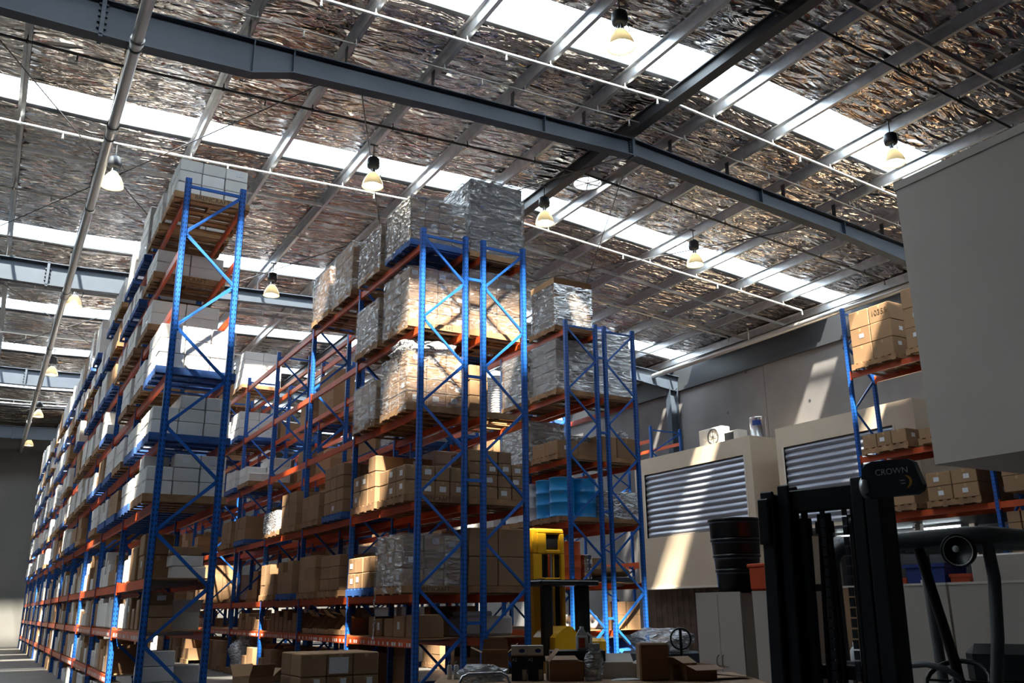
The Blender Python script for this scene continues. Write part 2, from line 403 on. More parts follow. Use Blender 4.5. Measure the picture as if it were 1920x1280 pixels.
# portal rafters: I sections with haunches, stiffeners and bolted splices
def rafter(y, label):
    t = thing('roof_rafter', label, 'roof beam', (0, y, 0), 0, 'steel portal rafters under the foil roof')
    def dep(x):
        if x < 2.7: return .6
        if x < 3.35: return .6 - .2 * (x - 2.7) / .65
        if x < 16.4: return .42 - .06 * min(1, (x - 3.35) / 3) if x < RIDGE else .36
        return .36 + .22 * min(1, (x - 16.4) / 5)
    xs = [XL, -2, .8, 2.7, 3.35, 6.3, RIDGE, 16.4, XR]
    for nm, lo, hi, hw in (('web', 0, 1, .012), ('top_flange', None, 0, .11), ('bottom_flange', None, 1, .11)):
        b = MB()
        for a, c in zip(xs[:-1], xs[1:]):
            if nm == 'web': z = [zt(a) - dep(a), zt(c) - dep(c), zt(c), zt(a)]
            elif nm == 'top_flange': z = [zt(a) - .02, zt(c) - .02, zt(c), zt(a)]
            else: z = [zt(a) - dep(a) - .02, zt(c) - dep(c) - .02, zt(c) - dep(c), zt(a) - dep(a)]
            b.prism([(a, z[0]), (c, z[1]), (c, z[2]), (a, z[3])], -hw, hw, 'y')
        obj(nm, b, M['steel'], t)
    for x in (.47, 2.7, 3.35, 8.2, RIDGE, 13.8, 16.4, 19.2):
        b = MB(); b.box(x - .008, x + .008, -.1, .1, zt(x) - dep(x), zt(x) - .02)
        if x in (.47, RIDGE):
            b.box(x - .03, x + .03, -.11, .11, zt(x) - dep(x) - .05, zt(x) + .02)
            for q in range(6):
                for sx in (-.05, .05):
                    zz = zt(x) - .06 - q * (dep(x) - .1) / 5
                    b.box(x + sx - .016, x + sx + .016, -.05, -.02, zz - .016, zz + .016); b.box(x + sx - .016, x + sx + .016, .02, .05, zz - .016, zz + .016)
        obj('stiffener_plate', b, M['steel'], t)
    return t
for y, l in ((13.0, 'nearest grey steel roof rafter crossing above the rack fronts'), (25.1, 'second grey steel roof rafter, behind the tall racks'),
             (37.3, 'third grey steel roof rafter, far down the left aisle'), (49.5, 'farthest grey steel roof rafter, near the end wall')):
    rafter(y, l)
# columns at the right wall
for y, l in ((25.1, 'blue-grey steel column against the right wall beyond the first shutter room'), (13.0, 'steel wall column hidden beside the white overhead room')):
    b = MB(); zt_ = zt(XR - .2) - .5
    b.box(XR - .5, XR - .48, y - .13, y + .13, 0, zt_); b.box(XR - .15, XR - .13, y - .13, y + .13, 0, zt_); b.box(XR - .48, XR - .15, y - .01, y + .01, 0, zt_)
    b.box(XR - .55, XR - .1, y - .2, y + .2, 0, .03)
    tag(obj('steel_column', b, M['steel']), l, 'column')

# purlins (Z sections) and their cleats
PX = [-6.7, -5.1, -3.5, -2.0, -.5, 1.05, 2.63, 4.27, 5.9, 7.55, 9.18, 11.35, 12.92, 14.58, 16.2, 17.85, 19.5, 21.0]
for i, x in enumerate(PX):
    z0 = zt(x) + .27; z1 = zt(x) + OFF - .012
    b = MB(); b.box(x - .006, x + .006, YN, YF, z0, z1); b.box(x, x + .07, YN, YF, z0, z0 + .008); b.box(x - .07, x, YN, YF, z1 - .008, z1); b.box(x + .062, x + .07, YN, YF, z0, z0 + .02)
    nth = NTH[abs(i - 11) if i >= 11 else 10 - i].replace('nearest', 'first')
    t = tag(obj('roof_purlin', b, M['galv']), 'galvanised roof purlin, %s one %s of the dark ridge beam' % (nth, 'right' if i >= 11 else 'left'), 'purlin', 'galvanised roof purlins')
    for y in (13.0, 25.1, 37.3):
        c = MB(); c.box(x - .022, x - .006, y - .05, y + .05, zt(x), z0 + .1); c.box(x - .05, x + .03, y - .06, y + .06, zt(x), zt(x) + .012)
        if -2.5 < x < 20.5: obj('purlin_cleat', c, M['darksteel'], t)
b = MB(); b.box(RIDGE - .11, RIDGE + .11, YN, YF, zt(RIDGE) + .1, zt(RIDGE) + .3); b.box(RIDGE - .17, RIDGE + .17, YN, YF, zt(RIDGE) + .3, zt(RIDGE) + .325)
tag(obj('ridge_beam', b, M['darksteel']), 'dark steel ridge beam running lengthwise under the roof peak', 'beam')
# bridging channels between purlins, parallel to the rafters
for n, (y, xa, xb) in enumerate(((19.3, -2, 10), (19.3, 10.6, 21), (21.0, 10.6, 21), (8.0, 10.6, 21), (6.4, 10.6, 21), (28.4, -2, 10), (33.4, -2, 10), (40.5, -2, 10), (46, -2, 10))):
    b = MB(); xs = [xa, xb]
    b.bar((xa, y, zt(xa) + .3), (xb, y, zt(xb) + .3), .045, .09); b.bar((xa, y + .03, zt(xa) + .345), (xb, y + .03, zt(xb) + .345), .03, .008)
    tag(obj('purlin_bridging', b, M['galv']), 'steel bridging bar across the purlins, %s one on the %s roof slope' % (FST[[0, 0, 1, 2, 3, 1, 2, 3, 4][n]], 'left' if xb < 10.2 else 'right'), 'bridging', 'bridging bars between purlins')
# diagonal roof rods
for n, (xa, ya_, xb, yb_) in enumerate(((-1.9, 13.1, 4.3, 25), (4.5, 13.1, -1.6, 25), (4.5, 13.1, 10.0, 25), (10.9, 13.1, 5.2, 25), (10.5, 13.1, 16.5, 25), (16.5, 13.1, 10.5, 25), (-1.9, 25.2, 4.3, 37.2), (4.5, 25.2, -1.6, 37.2))):
    b = MB(); pts = [(xa + (xb - xa) * t, ya_ + (yb_ - ya_) * t, zt(xa + (xb - xa) * t) + (.1 if n % 2 else .14)) for t in (0, .5, 1)]
    b.tube(pts, .012, 6); m_ = pts[1]; b.tube([Vector(m_) - (Vector(pts[2]) - Vector(pts[0])).normalized() * .12, Vector(m_) + (Vector(pts[2]) - Vector(pts[0])).normalized() * .12], .022, 6)
    tag(obj('roof_brace_rod', b, M['darkpipe']), 'thin diagonal steel tie rod under the foil roof, %s of the crossed set' % FST[n], 'tie rod', 'crossed roof tie rods')

# sprinkler pipes; bright and dark colours paint in sunlight and its absence
def branch(y, m, rad, label, heads=True, xa=XL, xb=20.22, dz=.16):
    b = MB(); xs = [x for x in (xa, .8, RIDGE, xb) if xa <= x <= xb]
    b.tube([(x, y, zt(x) + dz) for x in sorted(set(xs))], rad, 8)
    if heads: b2 = [x for x in PX if xa < x < xb]
    t = tag(obj('sprinkler_pipe', b, m), label, 'pipe', 'sprinkler branch pipes')
    if heads:
        for i, x in enumerate(PX):
            if not (-2.5 < x < xb - .5): continue
            c = MB(); z = zt(x) + dz
            c.tube([(x, y, z), (x, y, zt(x) + .28)], .012, 6); c.lathe([(0, -.02), (rad + .012, -.02), (rad + .012, .02), (0, .02)], 8, (x, y, z), axis='x')
            obj('pipe_hanger', c, m, t)
            if i % 2 == 0:
                c = MB(); xx = x + .75; z = zt(xx) + dz
                c.lathe([(.012, 0), (.016, -.05), (.008, -.06), (.02, -.075), (.02, -.09), (.006, -.1), (.026, -.125), (.026, -.13), (0, -.132)], 8, (xx, y, z))
                obj('sprinkler_head', c, m, t)
    return t
branch(11.66, M['sunlitpipe'], .026, 'sprinkler pipe whitened as sunlit below the nearest skylight strip')
branch(17.83, M['sunlitpipe'], .026, 'sprinkler pipe whitened as sunlit just behind the second skylight strip')
branch(12.55, M['pipe'], .012, 'thin pale conduit just in front of the nearest rafter')
branch(14.9, M['darkpipe'], .026, 'dark sprinkler pipe just behind the nearest rafter')
branch(8.63, M['darkpipe'], .026, 'dark sprinkler pipe nearest the camera at upper right')
branch(21.0, M['pipe'], .024, 'grey sprinkler pipe halfway to the second rafter')
branch(24.0, M['pipe'], .024, 'grey sprinkler pipe just before the second rafter')
branch(27.4, M['sunlitpipe'], .024, 'sprinkler pipe whitened as sunlit just behind the second rafter')
branch(33.0, M['sunlitpipe'], .024, 'sprinkler pipe whitened as sunlit behind the fourth skylight strip')
branch(39.3, M['sunlitpipe'], .024, 'sprinkler pipe whitened as sunlit just behind the third rafter')
branch(44.0, M['sunlitpipe'], .024, 'sprinkler pipe whitened as sunlit far down the left aisle')
b = MB(); b.tube([(.95, YN, 9.55), (.95, YF, 9.55)], .085, 14)
for y in (6, 12.6, 15.4, 19.2, 25.4, 31.6, 37.8, 44): b.lathe([(.085, -.06), (.105, -.06), (.105, .06), (.085, .06)], 14, (.95, y, 9.55), axis='y')
t = tag(obj('sprinkler_main', b, M['pipe']), 'thick galvanised sprinkler main running lengthwise above the left aisle', 'pipe')
for y in (13.0, 16.0, 19.3, 25.1, 31, 37.3): 
    c = MB(); c.tube([(.95, y - .2, 9.55), (.95, y - .2, zt(1) + .3)], .014, 6); c.lathe([(.086, -.025), (.095, -.025), (.095, .025), (.086, .025)], 12, (.95, y - .2, 9.55), axis='y'); obj('pipe_hanger', c, M['darksteel'], t)
b = MB(); b.tube([(20.35, YN, 9.62), (20.35, 48, 9.62)], .09, 12)
for y in (14, 20.2, 26): b.tube([(20.35, y, 9.7), (20.35, y, 10.1)], .03, 8)
tag(obj('eave_pipe', b, M['pipe']), 'thick grey pipe running along the right eave near the wall', 'pipe')
# roof ventilator throat
t = thing('roof_ventilator', 'round white ventilator opening with cross bars beside the ridge', 'ventilator', (11.0, 15.55, zt(11) + OFF))
c = MB(); c.lathe([(.32, -.12), (.36, -.12), (.36, .1), (.32, .1), (.32, -.12)], 28); obj('throat_ring', c, M['white_enamel'], t)
c = MB(); c.lathe([(0, -.02), (.32, -.02)], 28); obj('diffuser_disc', c, M['skylight'], t)
for q in range(3):
    c = MB(); a = q * PI / 3; c.bar((-.32 * math.cos(a), -.32 * math.sin(a), -.11), (.32 * math.cos(a), .32 * math.sin(a), -.11), .02, .02); obj('cross_bar', c, M['darksteel'], t)

# high-bay lamps
LAMPS = [(1.22, 17.8, 'over the left aisle, the nearest there'), (1.22, 26.0, 'over the left aisle, second from front'), (1.22, 34.5, 'over the left aisle, third from front'),
         (1.22, 42.5, 'over the left aisle, fourth from front'), (1.22, 50.3, 'over the left aisle, by the end wall'), (5.78, 15.6, 'above the left of the grey wrapped pallets'),
         (5.78, 23.0, 'further back between the two tall racks'), (9.9, 15.7, 'right of the tall grey wrapped pallet'), (14.15, 15.6, 'against the right-hand skylight'),
         (7.4, 9.45, 'against the nearest skylight at top'), (14.0, 9.75, 'just left of the white overhead room')]
proto = None
for n, (x, y, w) in enumerate(LAMPS):
    loc = (x, y, 9.72 + (zt(x) - 10.3) * .8)
    t = thing('high_bay_lamp', 'lit bell-shaped high-bay lamp ' + w, 'lamp', loc, 0, 'high-bay lamps under the roof')
    if proto is None:
        b1 = MB(); b1.lathe([(0, .43), (.09, .43), (.12, .4), (.13, .3), (.12, .22), (.07, .19), (0, .19)], 18)
        b2 = MB(); b2.lathe([(.045, .2), (.045, .12), (.06, .11), (.06, .08)], 14)
        for q in range(3):
            a = q * 2.1; b2.bar((.06 * math.cos(a), .06 * math.sin(a), .2), (.09 * math.cos(a), .09 * math.sin(a), .06), .012, .012)
        b3 = MB(); b3.lathe([(.06, .1), (.1, .06), (.155, -.02), (.2, -.12), (.215, -.2), (.22, -.21), (.212, -.2), (.19, -.11), (.145, -.01), (.09, .06)], 24)
        b4 = MB(); b4.lathe([(0, .05), (.03, .04), (.045, -.02), (.075, -.09), (.08, -.13), (.055, -.18), (0, -.195)], 14)
        b5 = MB(); b5.tube([(0, 0, .43), (0, 0, .72)], .012, 8); b5.bar((-.08, 0, .72), (.08, 0, .72), .04, .02)
        b6 = MB(); b6.tube([(.12, 0, .3), (.2, .02, .2), (.16, .04, .05)], .008, 6)
        proto = [('ballast_housing', b1.mesh('ballast_housing', [M['darksteel']])), ('lamp_socket', b2.mesh('lamp_socket', [M['galv']])), ('reflector_shade', b3.mesh('reflector_shade', [M['lampglass']])),
                 ('bulb', b4.mesh('bulb', [M['bulb']])), ('hanging_rod', b5.mesh('hanging_rod', [M['darksteel']])), ('lamp_cord', b6.mesh('lamp_cord', [M['dark']]))]
    for nm, me in proto: link(nm, me, t)

# ------------------------------------------------------------------ light
w = bpy.data.worlds.new('daylight_sky'); bpy.context.scene.world = w; w.use_nodes = True
bg = w.node_tree.nodes['Background']; bg.inputs[0].default_value = (.62, .81, 1, 1); bg.inputs[1].default_value = 6.5
sd = bpy.data.lights.new('sun', 'SUN'); sun = bpy.data.objects.new('sun', sd); C.objects.link(sun)
sd.energy = 62; sd.color = (1, .9, .72); sd.angle = .045
sun.rotation_euler = Vector((.26, .56, -1)).to_track_quat('-Z', 'Y').to_euler(); sun.location = (0, 0, 30)
for (s0, s1) in STR:              # light portals in the skylight openings
    for xa, xb in ((XL, .8), (.8, RIDGE), (RIDGE, XR)):
        ld = bpy.data.lights.new('skylight_portal', 'AREA'); ld.shape = 'RECTANGLE'; ld.size = xb - xa; ld.size_y = s1 - s0
        lo = bpy.data.objects.new('skylight_portal', ld); C.objects.link(lo)
        lo.location = ((xa + xb) / 2, (s0 + s1) / 2, (zt(xa) + zt(xb)) / 2 + OFF + .2); lo.rotation_euler = (0, math.atan2(zt(xa) - zt(xb), xb - xa), 0)
        ld.cycles.is_portal = True
sc = bpy.context.scene
sc.view_settings.view_transform = 'Standard'; sc.view_settings.look = 'None'; sc.view_settings.gamma = 1; sc.view_settings.use_curve_mapping = False
sc.view_settings.exposure = 0.12
# ------------------------------------------------------------------ pallet racking
_cache = {}
def upright_mesh(h):
    if ('up', h) not in _cache:
        b = MB(); w = .045; d = .035
        b.box(-w, w, -d, -d + .008, 0, h, 0); b.box(-w, -w + .008, -d, d, 0, h, 0); b.box(w - .008, w, -d, d, 0, h, 0)
        b.box(-w, -.022, d - .008, d, 0, h, 0); b.box(.022, w, d - .008, d, 0, h, 0); b.box(-.012, .012, -d - .004, -d, .05, h - .02, 0)
        b.box(-.07, .07, -.07, .07, 0, .012, 1); b.box(-w - .001, w + .001, -d - .001, d + .001, h - .03, h, 1)
        _cache['up', h] = b.mesh('upright', [M['perf'], M['blue']])
    return _cache['up', h]
def frame_mesh(h, w, mirror):
    k = ('fr', h, w, mirror)
    if k not in _cache:
        b = MB(); x0, x1 = -w / 2 + .04, w / 2 - .04
        b.bar((x0, 0, h - .13), (x1, 0, h - .13), .03, .045); b.bar((x0, 0, .2), (x1, 0, .2), .03, .045)
        z = h - .17; s = 1 if not mirror else -1
        while z > .9:
            a = (x1 if s > 0 else x0, 0, z); c = (x0 if s > 0 else x1, 0, z - .72)
            b.bar(a, c, .03, .042); b.bar((a[0], -.017, a[2] - .03), (c[0], -.017, c[2] + .02), .004, .03)
            for p in (a, c): b.box(p[0] - .03, p[0] + .03, -.028, -.02, p[2] - .04, p[2] + .02)
            z -= .75; s = -s
        _cache[k] = b.mesh('upright_frame', [M['blue']])
    return _cache[k]
def beam_mesh(L, labels=False):
    k = ('be', round(L, 2), labels)
    if k not in _cache:
        b = MB(); hl = L / 2 - .047
        b.box(-.025, .025, -hl, hl, -.12, -.035, 0); b.box(-.025, .006, -hl, hl, -.035, 0, 0)
        for e in (-1, 1):
            y = e * hl
            b.box(-.03, .03, min(y, y - e * .006), max(y, y - e * .006), -.16, .04, 0)
            b.box(-.036, -.03, min(y - e * .01, y + e * .05), max(y - e * .01, y + e * .05), -.16, .04, 0)
            for q in (-.12, -.06, 0.0): b.box(-.042, -.036, y + e * .03 - .008, y + e * .03 + .008, q - .008, q + .008, 1)
        _cache[k] = b.mesh('load_beam', [M['orange'], M['blue']])
    return _cache[k]
RACKS = {}; TK = {}
def rack(key, label, xl, xr, y0, pitch, nb, top, levels, decks=(), mirror=False, skip=None, nind=5, tickets=()):
    cx = (xl + xr) / 2; w = xr - xl
    t = thing('pallet_rack', label, 'pallet rack', (cx, y0, 0), 0, 'blue and orange pallet racks')
    for i in range(nb + 1):
        h = top[min(i, len(top) - 1)]
        fr = link('upright_frame', frame_mesh(h, w, mirror), t, (0, i * pitch, 0))
        for s in (-1, 1): link('upright', upright_mesh(h), fr, (s * w / 2, 0, 0), 0)
    rest = MB(); cnt = 0; ntk = 0
    for i in range(nb):
        for z in levels:
            if skip and skip(i, z): continue
            for s in (-1, 1):
                me = beam_mesh(pitch)
                if cnt < 96:
                    o = link('load_beam', me, t, (s * w / 2, (i + .5) * pitch, z), 0 if s < 0 else PI); cnt += 1
                    if z in tickets and s < 0 and ntk < 90:
                        y = -pitch / 2 + .15
                        while y < pitch / 2 - .15:
                            wk = rnd.choice((.04, .05, .07))
                            if wk not in TK: TK[wk] = MB().box(-.028, -.0255, -wk / 2, wk / 2, -.1, -.045).mesh('shelf_ticket', [M['paper']])
                            k_ = link('shelf_ticket', TK[wk], o, (0, y, 0)); k_['label'] = 'white paper shelf ticket'; ntk += 1
                            y += rnd.choice((.1, .13, .2, .24))
                else:
                    hl = pitch / 2 - .047; yc = (i + .5) * pitch; xx = s * w / 2
                    rest.box(xx - .025, xx + .025, yc - hl, yc + hl, z - .12, z)
            if z in decks:
                b = MB(); b.box(-w / 2 + .02, w / 2 - .02, -pitch / 2 + .05, pitch / 2 - .05, .002, .022)
                for q in range(1, 4): b.bar((-w / 2 + .03, -pitch / 2 + q * pitch / 4, -.03), (w / 2 - .03, -pitch / 2 + q * pitch / 4, -.03), .04, .06, 1)
                if cnt < 99: obj('shelf_deck', b, [M['board'], M['galv']], t, (0, (i + .5) * pitch, z))
    if rest.v: obj('distant_load_beams', rest, M['orange'], t)['kind'] = 'stuff'
    RACKS[key] = dict(cx=cx, w=w, y0=y0, pitch=pitch, nb=nb, levels=levels)
    return t
LA = [.55, 1.25, 1.95, 3.0, 3.88, 4.88, 5.93, 6.85, 7.72]
rack('left', 'long blue and orange pallet rack on the left, full of white cartons', 2.0, 2.84, 13.55, 3.03, 12, [8.0], LA, (.55, 1.25, 1.95), skip=lambda i, z: z == .55 and i == 0, tickets=(1.25, .55))
LC = [1.06, 1.75, 3.2, 4.72, 6.2, 7.72]
rack('centre', 'tall central pallet rack carrying the plastic-wrapped brown cartons', 6.0, 6.84, 13.55, 3.03, 11, [8.0], LC, (1.06,), mirror=True, tickets=(1.06,))
rack('centre-right', 'central pallet rack carrying the tall grey wrapped tower, back to back with its twin', 7.2, 8.04, 13.55, 3.03, 11, [8.0], LC, (1.06,))
LD = [1.05, 2.05, 3.35, 4.75, 6.25, 7.78]
rack('right', 'right-hand pallet rack carrying the blue drums', 11.1, 11.94, 16.8, 3.03, 7, [8.0], LD, (1.05, 2.05), mirror=True)
rack('far-right', 'pallet rack beside the first shutter room, back to back with the drum rack', 12.2, 13.04, 16.8, 3.03, 7, [8.0], LD, (1.05, 2.05), skip=lambda i, z: i == 0 and z == 7.78)
LE = [.9, 1.55, 2.1, 2.75, 3.38, 4.66, 6.58]
rack('wall', 'pallet rack in front of the second shutter room, partly behind the white overhead room', 16.6, 17.4, 4.35, 3.03, 3, [8.15], LE, (.9, 1.55, 2.1, 2.75), skip=lambda i, z: i == 2 and z < 3)
rack('small', 'short blue rack end standing behind the first shutter room', 19.3, 20.6, 24.1, 3.03, 2, [7.5], [3.0, 5.2, 7.05], ())
# back to back spacers of the double rows
for key, x0, x1, y0 in (('central', 6.885, 7.155, 13.55), ('right-hand', 11.985, 12.155, 16.8)):
    for n, z in enumerate((1.3, 3.6, 5.4, 7.2)):
        b = MB(); b.bar((x0, y0, z), (x1, y0, z), .04, .05); b.box(x0, x0 + .008, y0 - .03, y0 + .03, z - .05, z + .05); b.box(x1 - .008, x1, y0 - .03, y0 + .03, z - .05, z + .05)
        tag(obj('row_spacer', b, M['blue']), 'blue spacer bar joining the %s double rack front, %s from the floor' % (key, FST[n]), 'spacer', 'back to back rack spacers')

# ------------------------------------------------------------------ pallets, cartons, wrap
def pallet_mesh(kind, w=1.165, d=1.165):
    k = ('pal', kind, round(w, 2), round(d, 2))
    if k not in _cache:
        b = MB(); hw, hd = w / 2, d / 2
        for x in (-hw + .02, 0, hw - .02): b.box(x - .02, x + .02, -hd + .001, hd - .001, .02, .115)
        n = 7
        for i in range(n):
            y = -hd + .05 + i * (d - .1) / (n - 1); b.box(-hw, hw, y - .05, y + .05, .115, .137)
        for i in range(4):
            y = -hd + .05 + i * (d - .1) / 3; b.box(-hw, hw, y - .05, y + .05, 0, .02)
        b.box(-hw, hw, -hd - .018, -hd, .03, .137)       # lead board
        _cache[k] = b.mesh('pallet', [M[kind]])
    return _cache[k]
def carton_mesh(dx, dy, dz, kind):
    k = ('ca', round(dx, 3), round(dy, 3), round(dz, 3), kind)
    if k not in _cache:
        b = MB(); g = .003
        b.cbox(-dx / 2 + g, dx / 2 - g, -dy / 2 + g, dy / 2 - g, 0, dz - g, min(.012, dz * .05), 0)
        tw = .025; hx, hy = dx / 2 - g, dy / 2 - g
        if dx >= dy:
            b.box(-hx + .01, hx - .01, -tw, tw, dz - g, dz - g + .0008, 1)
            for s in (-1, 1): b.box(min(s * hx, s * (hx + .001)), max(s * hx, s * (hx + .001)), -tw, tw, dz * .78, dz - .012, 1)
        else:
            b.box(-tw, tw, -hy + .01, hy - .01, dz - g, dz - g + .0008, 1)
            for s in (-1, 1): b.box(-tw, tw, min(s * hy, s * (hy + .001)), max(s * hy, s * (hy + .001)), dz * .78, dz - .012, 1)
        _cache[k] = b.mesh('carton', [M[kind], M['tape' if kind == 'brown' else 'whitetape']])
    return _cache[k]
def sticker(parent, dx, dy, dz, side, w=.1, h=.07, u=0, v=.55):
    b = MB()
    if side == 'front': b.box(u - w / 2, u + w / 2, -dy / 2 - .0005, -dy / 2 + .0025, dz * v - h / 2, dz * v + h / 2)
    else: b.box(-dx / 2 - .0005, -dx / 2 + .0025, u - w / 2, u + w / 2, dz * v - h / 2, dz * v + h / 2)
    o = obj('carton_label', b, M['label'], parent); o['label'] = 'white printed sticker'; return o
CART = []; PAL = []
camv = Vector((0, 0, 1.5))
def px_size(x, y, z, s):
    d = Vector((x, y, z)) - camv; zc = d.dot(f)
    if zc < .5: return 0
    px = 960 + foc * d.dot(r2) / zc; py = 640 - foc * d.dot(u2) / zc
    if px < -40 or px > 1960 or py < -40 or py > 1320: return 0
    return foc * s / zc
def crate(x, y, z, dx, dy, dz, kind, label, group, rz=0, stk=None, pri=1.0):
    CART.append(dict(x=x, y=y, z=z, dx=dx, dy=dy, dz=dz, kind=kind, label=label, group=group, rz=rz, stk=stk, s=px_size(x, y, z, (dx + dy) / 2 + dz) * pri))
def pallet(x, y, z, kind, label, w=1.165, d=1.165, text=None, pri=1.0):
    PAL.append(dict(x=x, y=y, z=z, kind=kind, label=label, w=w, d=d, text=text, s=px_size(x, y, z, w) * pri))
def grid(x0, x1, y0, y1, z, nx, ny, nz, h, kind, where, group, drop=0.0, hm=None, jit=.004, stk=.3, pri=1.0, full=False):
    """a block of cartons; only those on an outer face are built. where = words that place the stack"""
    dx = (x1 - x0) / nx; dy = (y1 - y0) / ny
    H = {}
    for i in range(nx):
        for j in range(ny):
            n = nz if hm is None else hm(i, j)
            if hm is None and rnd.random() < drop: n = max(1, nz - rnd.choice((1, 1, 2)))
            H[i, j] = n
    for (i, j), n in H.items():
        for k in range(n):
            vis = i == 0 or j == 0 or (k == n - 1 and (z < 2 or full)) or (j > 0 and k >= H[i, j - 1]) or (i > 0 and k >= H[i - 1, j])
            if not vis: continue
            row = 'bottom row' if k == 0 else ('top row' if k == max(H.values()) - 1 else ORD[k] + ' row')
            if j == 0: col = '%s across' % FST[i]
            elif i == 0: col = '%s back' % FST[j]
            else: col = '%s across %s back' % (FST[i], FST[j])
            lab = '%s carton, %s, %s, %s' % (kind, row, col, where)
            st = None
            if rnd.random() < stk: st = 'front' if j == 0 and (i > 0 or rnd.random() < .5) else 'side'
            crate(x0 + (i + .5) * dx + rnd.uniform(-jit, jit), y0 + (j + .5) * dy + rnd.uniform(-jit, jit), z + k * h, dx - .006, dy - .006, h, kind, lab, group, rnd.uniform(-.012, .012), st, pri)
def wrap(x0, x1, y0, y1, z0, z1, label, m='film', lump=.012, topcrop=0.0):
    b = MB(); nu, nv = 12, 10; e = .018; seed = rnd.uniform(0, 50)
    x0 -= e; x1 += e; y0 -= e; y1 += e; z1 += e
    cx, cy, cz = (x0 + x1) / 2, (y0 + y1) / 2, z0
    ring = []
    for t in range(4 * nu):
        s, q = divmod(t, nu); a = q / nu
        ring.append([(x0 + (x1 - x0) * a, y0), (x1, y0 + (y1 - y0) * a), (x1 - (x1 - x0) * a, y1), (x0, y1 - (y1 - y0) * a)][s])
    vs = []; n = len(ring)
    for j in range(nv + 1):
        z = z0 + (z1 - z0) * j / nv
        for (x, y) in ring:
            d = noise.noise((x * 3 + seed, y * 3, z * 6)) * lump + lump * .6
            zz = z + (noise.noise((x * 4, y * 4, seed)) * lump * 2 if j == 0 else 0)
            vs.append(((x - cx) * (1 + d) , (y - cy) * (1 + d), zz - cz))
    fs = [(j * n + i, j * n + (i + 1) % n, (j + 1) * n + (i + 1) % n, (j + 1) * n + i) for j in range(nv) for i in range(n)]
    m2 = 6; top = []
    b.add(vs, fs, 0, True)
    tv = []; 
    for j in range(m2 + 1):
        for i in range(m2 + 1):
            x = x0 + (x1 - x0) * i / m2; y = y0 + (y1 - y0) * j / m2
            tv.append((x - cx, y - cy, z1 - cz + noise.noise((x * 5, y * 5, seed)) * lump))
    b.add(tv, [(j * (m2 + 1) + i, j * (m2 + 1) + i + 1, (j + 1) * (m2 + 1) + i + 1, (j + 1) * (m2 + 1) + i) for j in range(m2) for i in range(m2)], 0, True)
    return tag(obj('stretch_wrap', b, M[m], None, (cx, cy, cz)), label, 'plastic wrap', 'plastic wraps around pallet loads')
def slot(key, bay, sl, ns=2):
    R = RACKS[key]; ya = R['y0'] + bay * R['pitch'] + .09; yb = R['y0'] + (bay + 1) * R['pitch'] - .09
    L = (yb - ya) / ns
    return R['cx'], ya + (sl + .5) * L
PD = .137
def where(key, bay, zi, sl, on='pallet'):
    return '%s %s, level %s, %s bay, %s rack' % (['front', 'rear'][sl], on, ['ground', 'one', 'two', 'three', 'four', 'five', 'six', 'seven', 'eight', 'nine'][zi], NTH[bay], key)
def load(key, bay, zi, sl, kind, nx, ny, nz, h, pal='timber', drop=.0, hm=None, wr=None, w=1.12, text=None, dy=0, stk=.3, pri=1.0, full=False):
    R = RACKS[key]; lv = [0.0] + R['levels']; z = lv[zi]
    cx, cy = slot(key, bay, sl); cy += dy
    if pal:
        pallet(cx, cy, z, {'timber': 'timber', 'blue': 'bluepallet'}[pal], '%s pallet, %s' % ('timber' if pal == 'timber' else 'blue', where(key, bay, zi, sl, 'slot')), text=text, pri=pri)
        z += PD
    grp = '%s cartons on the %s rack' % (kind, key)
    grid(cx - w / 2, cx + w / 2, cy - w / 2, cy + w / 2, z, nx, ny, nz, h, kind, where(key, bay, zi, sl), grp, drop, hm, stk=stk, pri=pri, full=full)
    if wr:
        n = nz if hm is None else max(hm(i, j) for i in range(nx) for j in range(ny))
        wrap(cx - w / 2, cx + w / 2, cy - w / 2, cy + w / 2, z - .1, z + n * h, '%s wrap over the cartons of the %s' % ('clear plastic' if wr != 'greyfilm' else 'grey plastic', where(key, bay, zi, sl)), wr)

# ---- left rack, nearest bay (seen end on)
L_ = 'left'
load(L_, 0, 9, 0, 'white', 3, 3, 3, .2, 'timber', w=1.08, text='BRENCRAFT', pri=3)
load(L_, 0, 9, 1, 'white', 3, 3, 3, .2, 'timber', pri=2)
load(L_, 0, 8, 1, 'white', 2, 3, 2, .21, 'timber', text='BRENCRAFT', pri=2, w=1.1)
load(L_, 0, 7, 1, 'white', 2, 3, 2, .22, 'timber', text='BRENCRAFT', pri=2, w=1.1)
load(L_, 0, 6, 0, 'white', 3, 3, 3, .225, 'blue', pri=3)
load(L_, 0, 6, 1, 'white', 3, 3, 2, .225, 'timber', pri=2)
load(L_, 0, 5, 0, 'white', 3, 3, 3, .2, 'blue', hm=lambda i, j: 3 if i > 0 else 2, pri=3)
load(L_, 0, 5, 1, 'white', 3, 3, 2, .2, 'blue', pri=2)
load(L_, 0, 4, 0, 'white', 3, 3, 3, .2, 'timber', hm=lambda i, j: [[2, 3, 3], [3, 2, 2], [2, 2, 3]][j][i], pri=3)
load(L_, 0, 4, 1, 'white', 3, 3, 2, .2, 'blue', pri=2)
def shelf(key, bay, zi, items, kind_group):
    """loose cartons on a decked shelf: (x offset, y offset, dx, dy, dz, kind, place words, z lift)"""
    R = RACKS[key]; z = ([0.0] + R['levels'])[zi] + (.023 if zi else 0); y0 = R['y0'] + bay * R['pitch']
    for (ox, oy, dx, dy, dz, kind, words, lift) in items:
        crate(R['cx'] + ox, y0 + oy, z + lift, dx, dy, dz, kind, '%s carton %s' % (kind, words), kind_group, rnd.uniform(-.05, .05), rnd.choice((None, 'side', 'front')), 2.5)
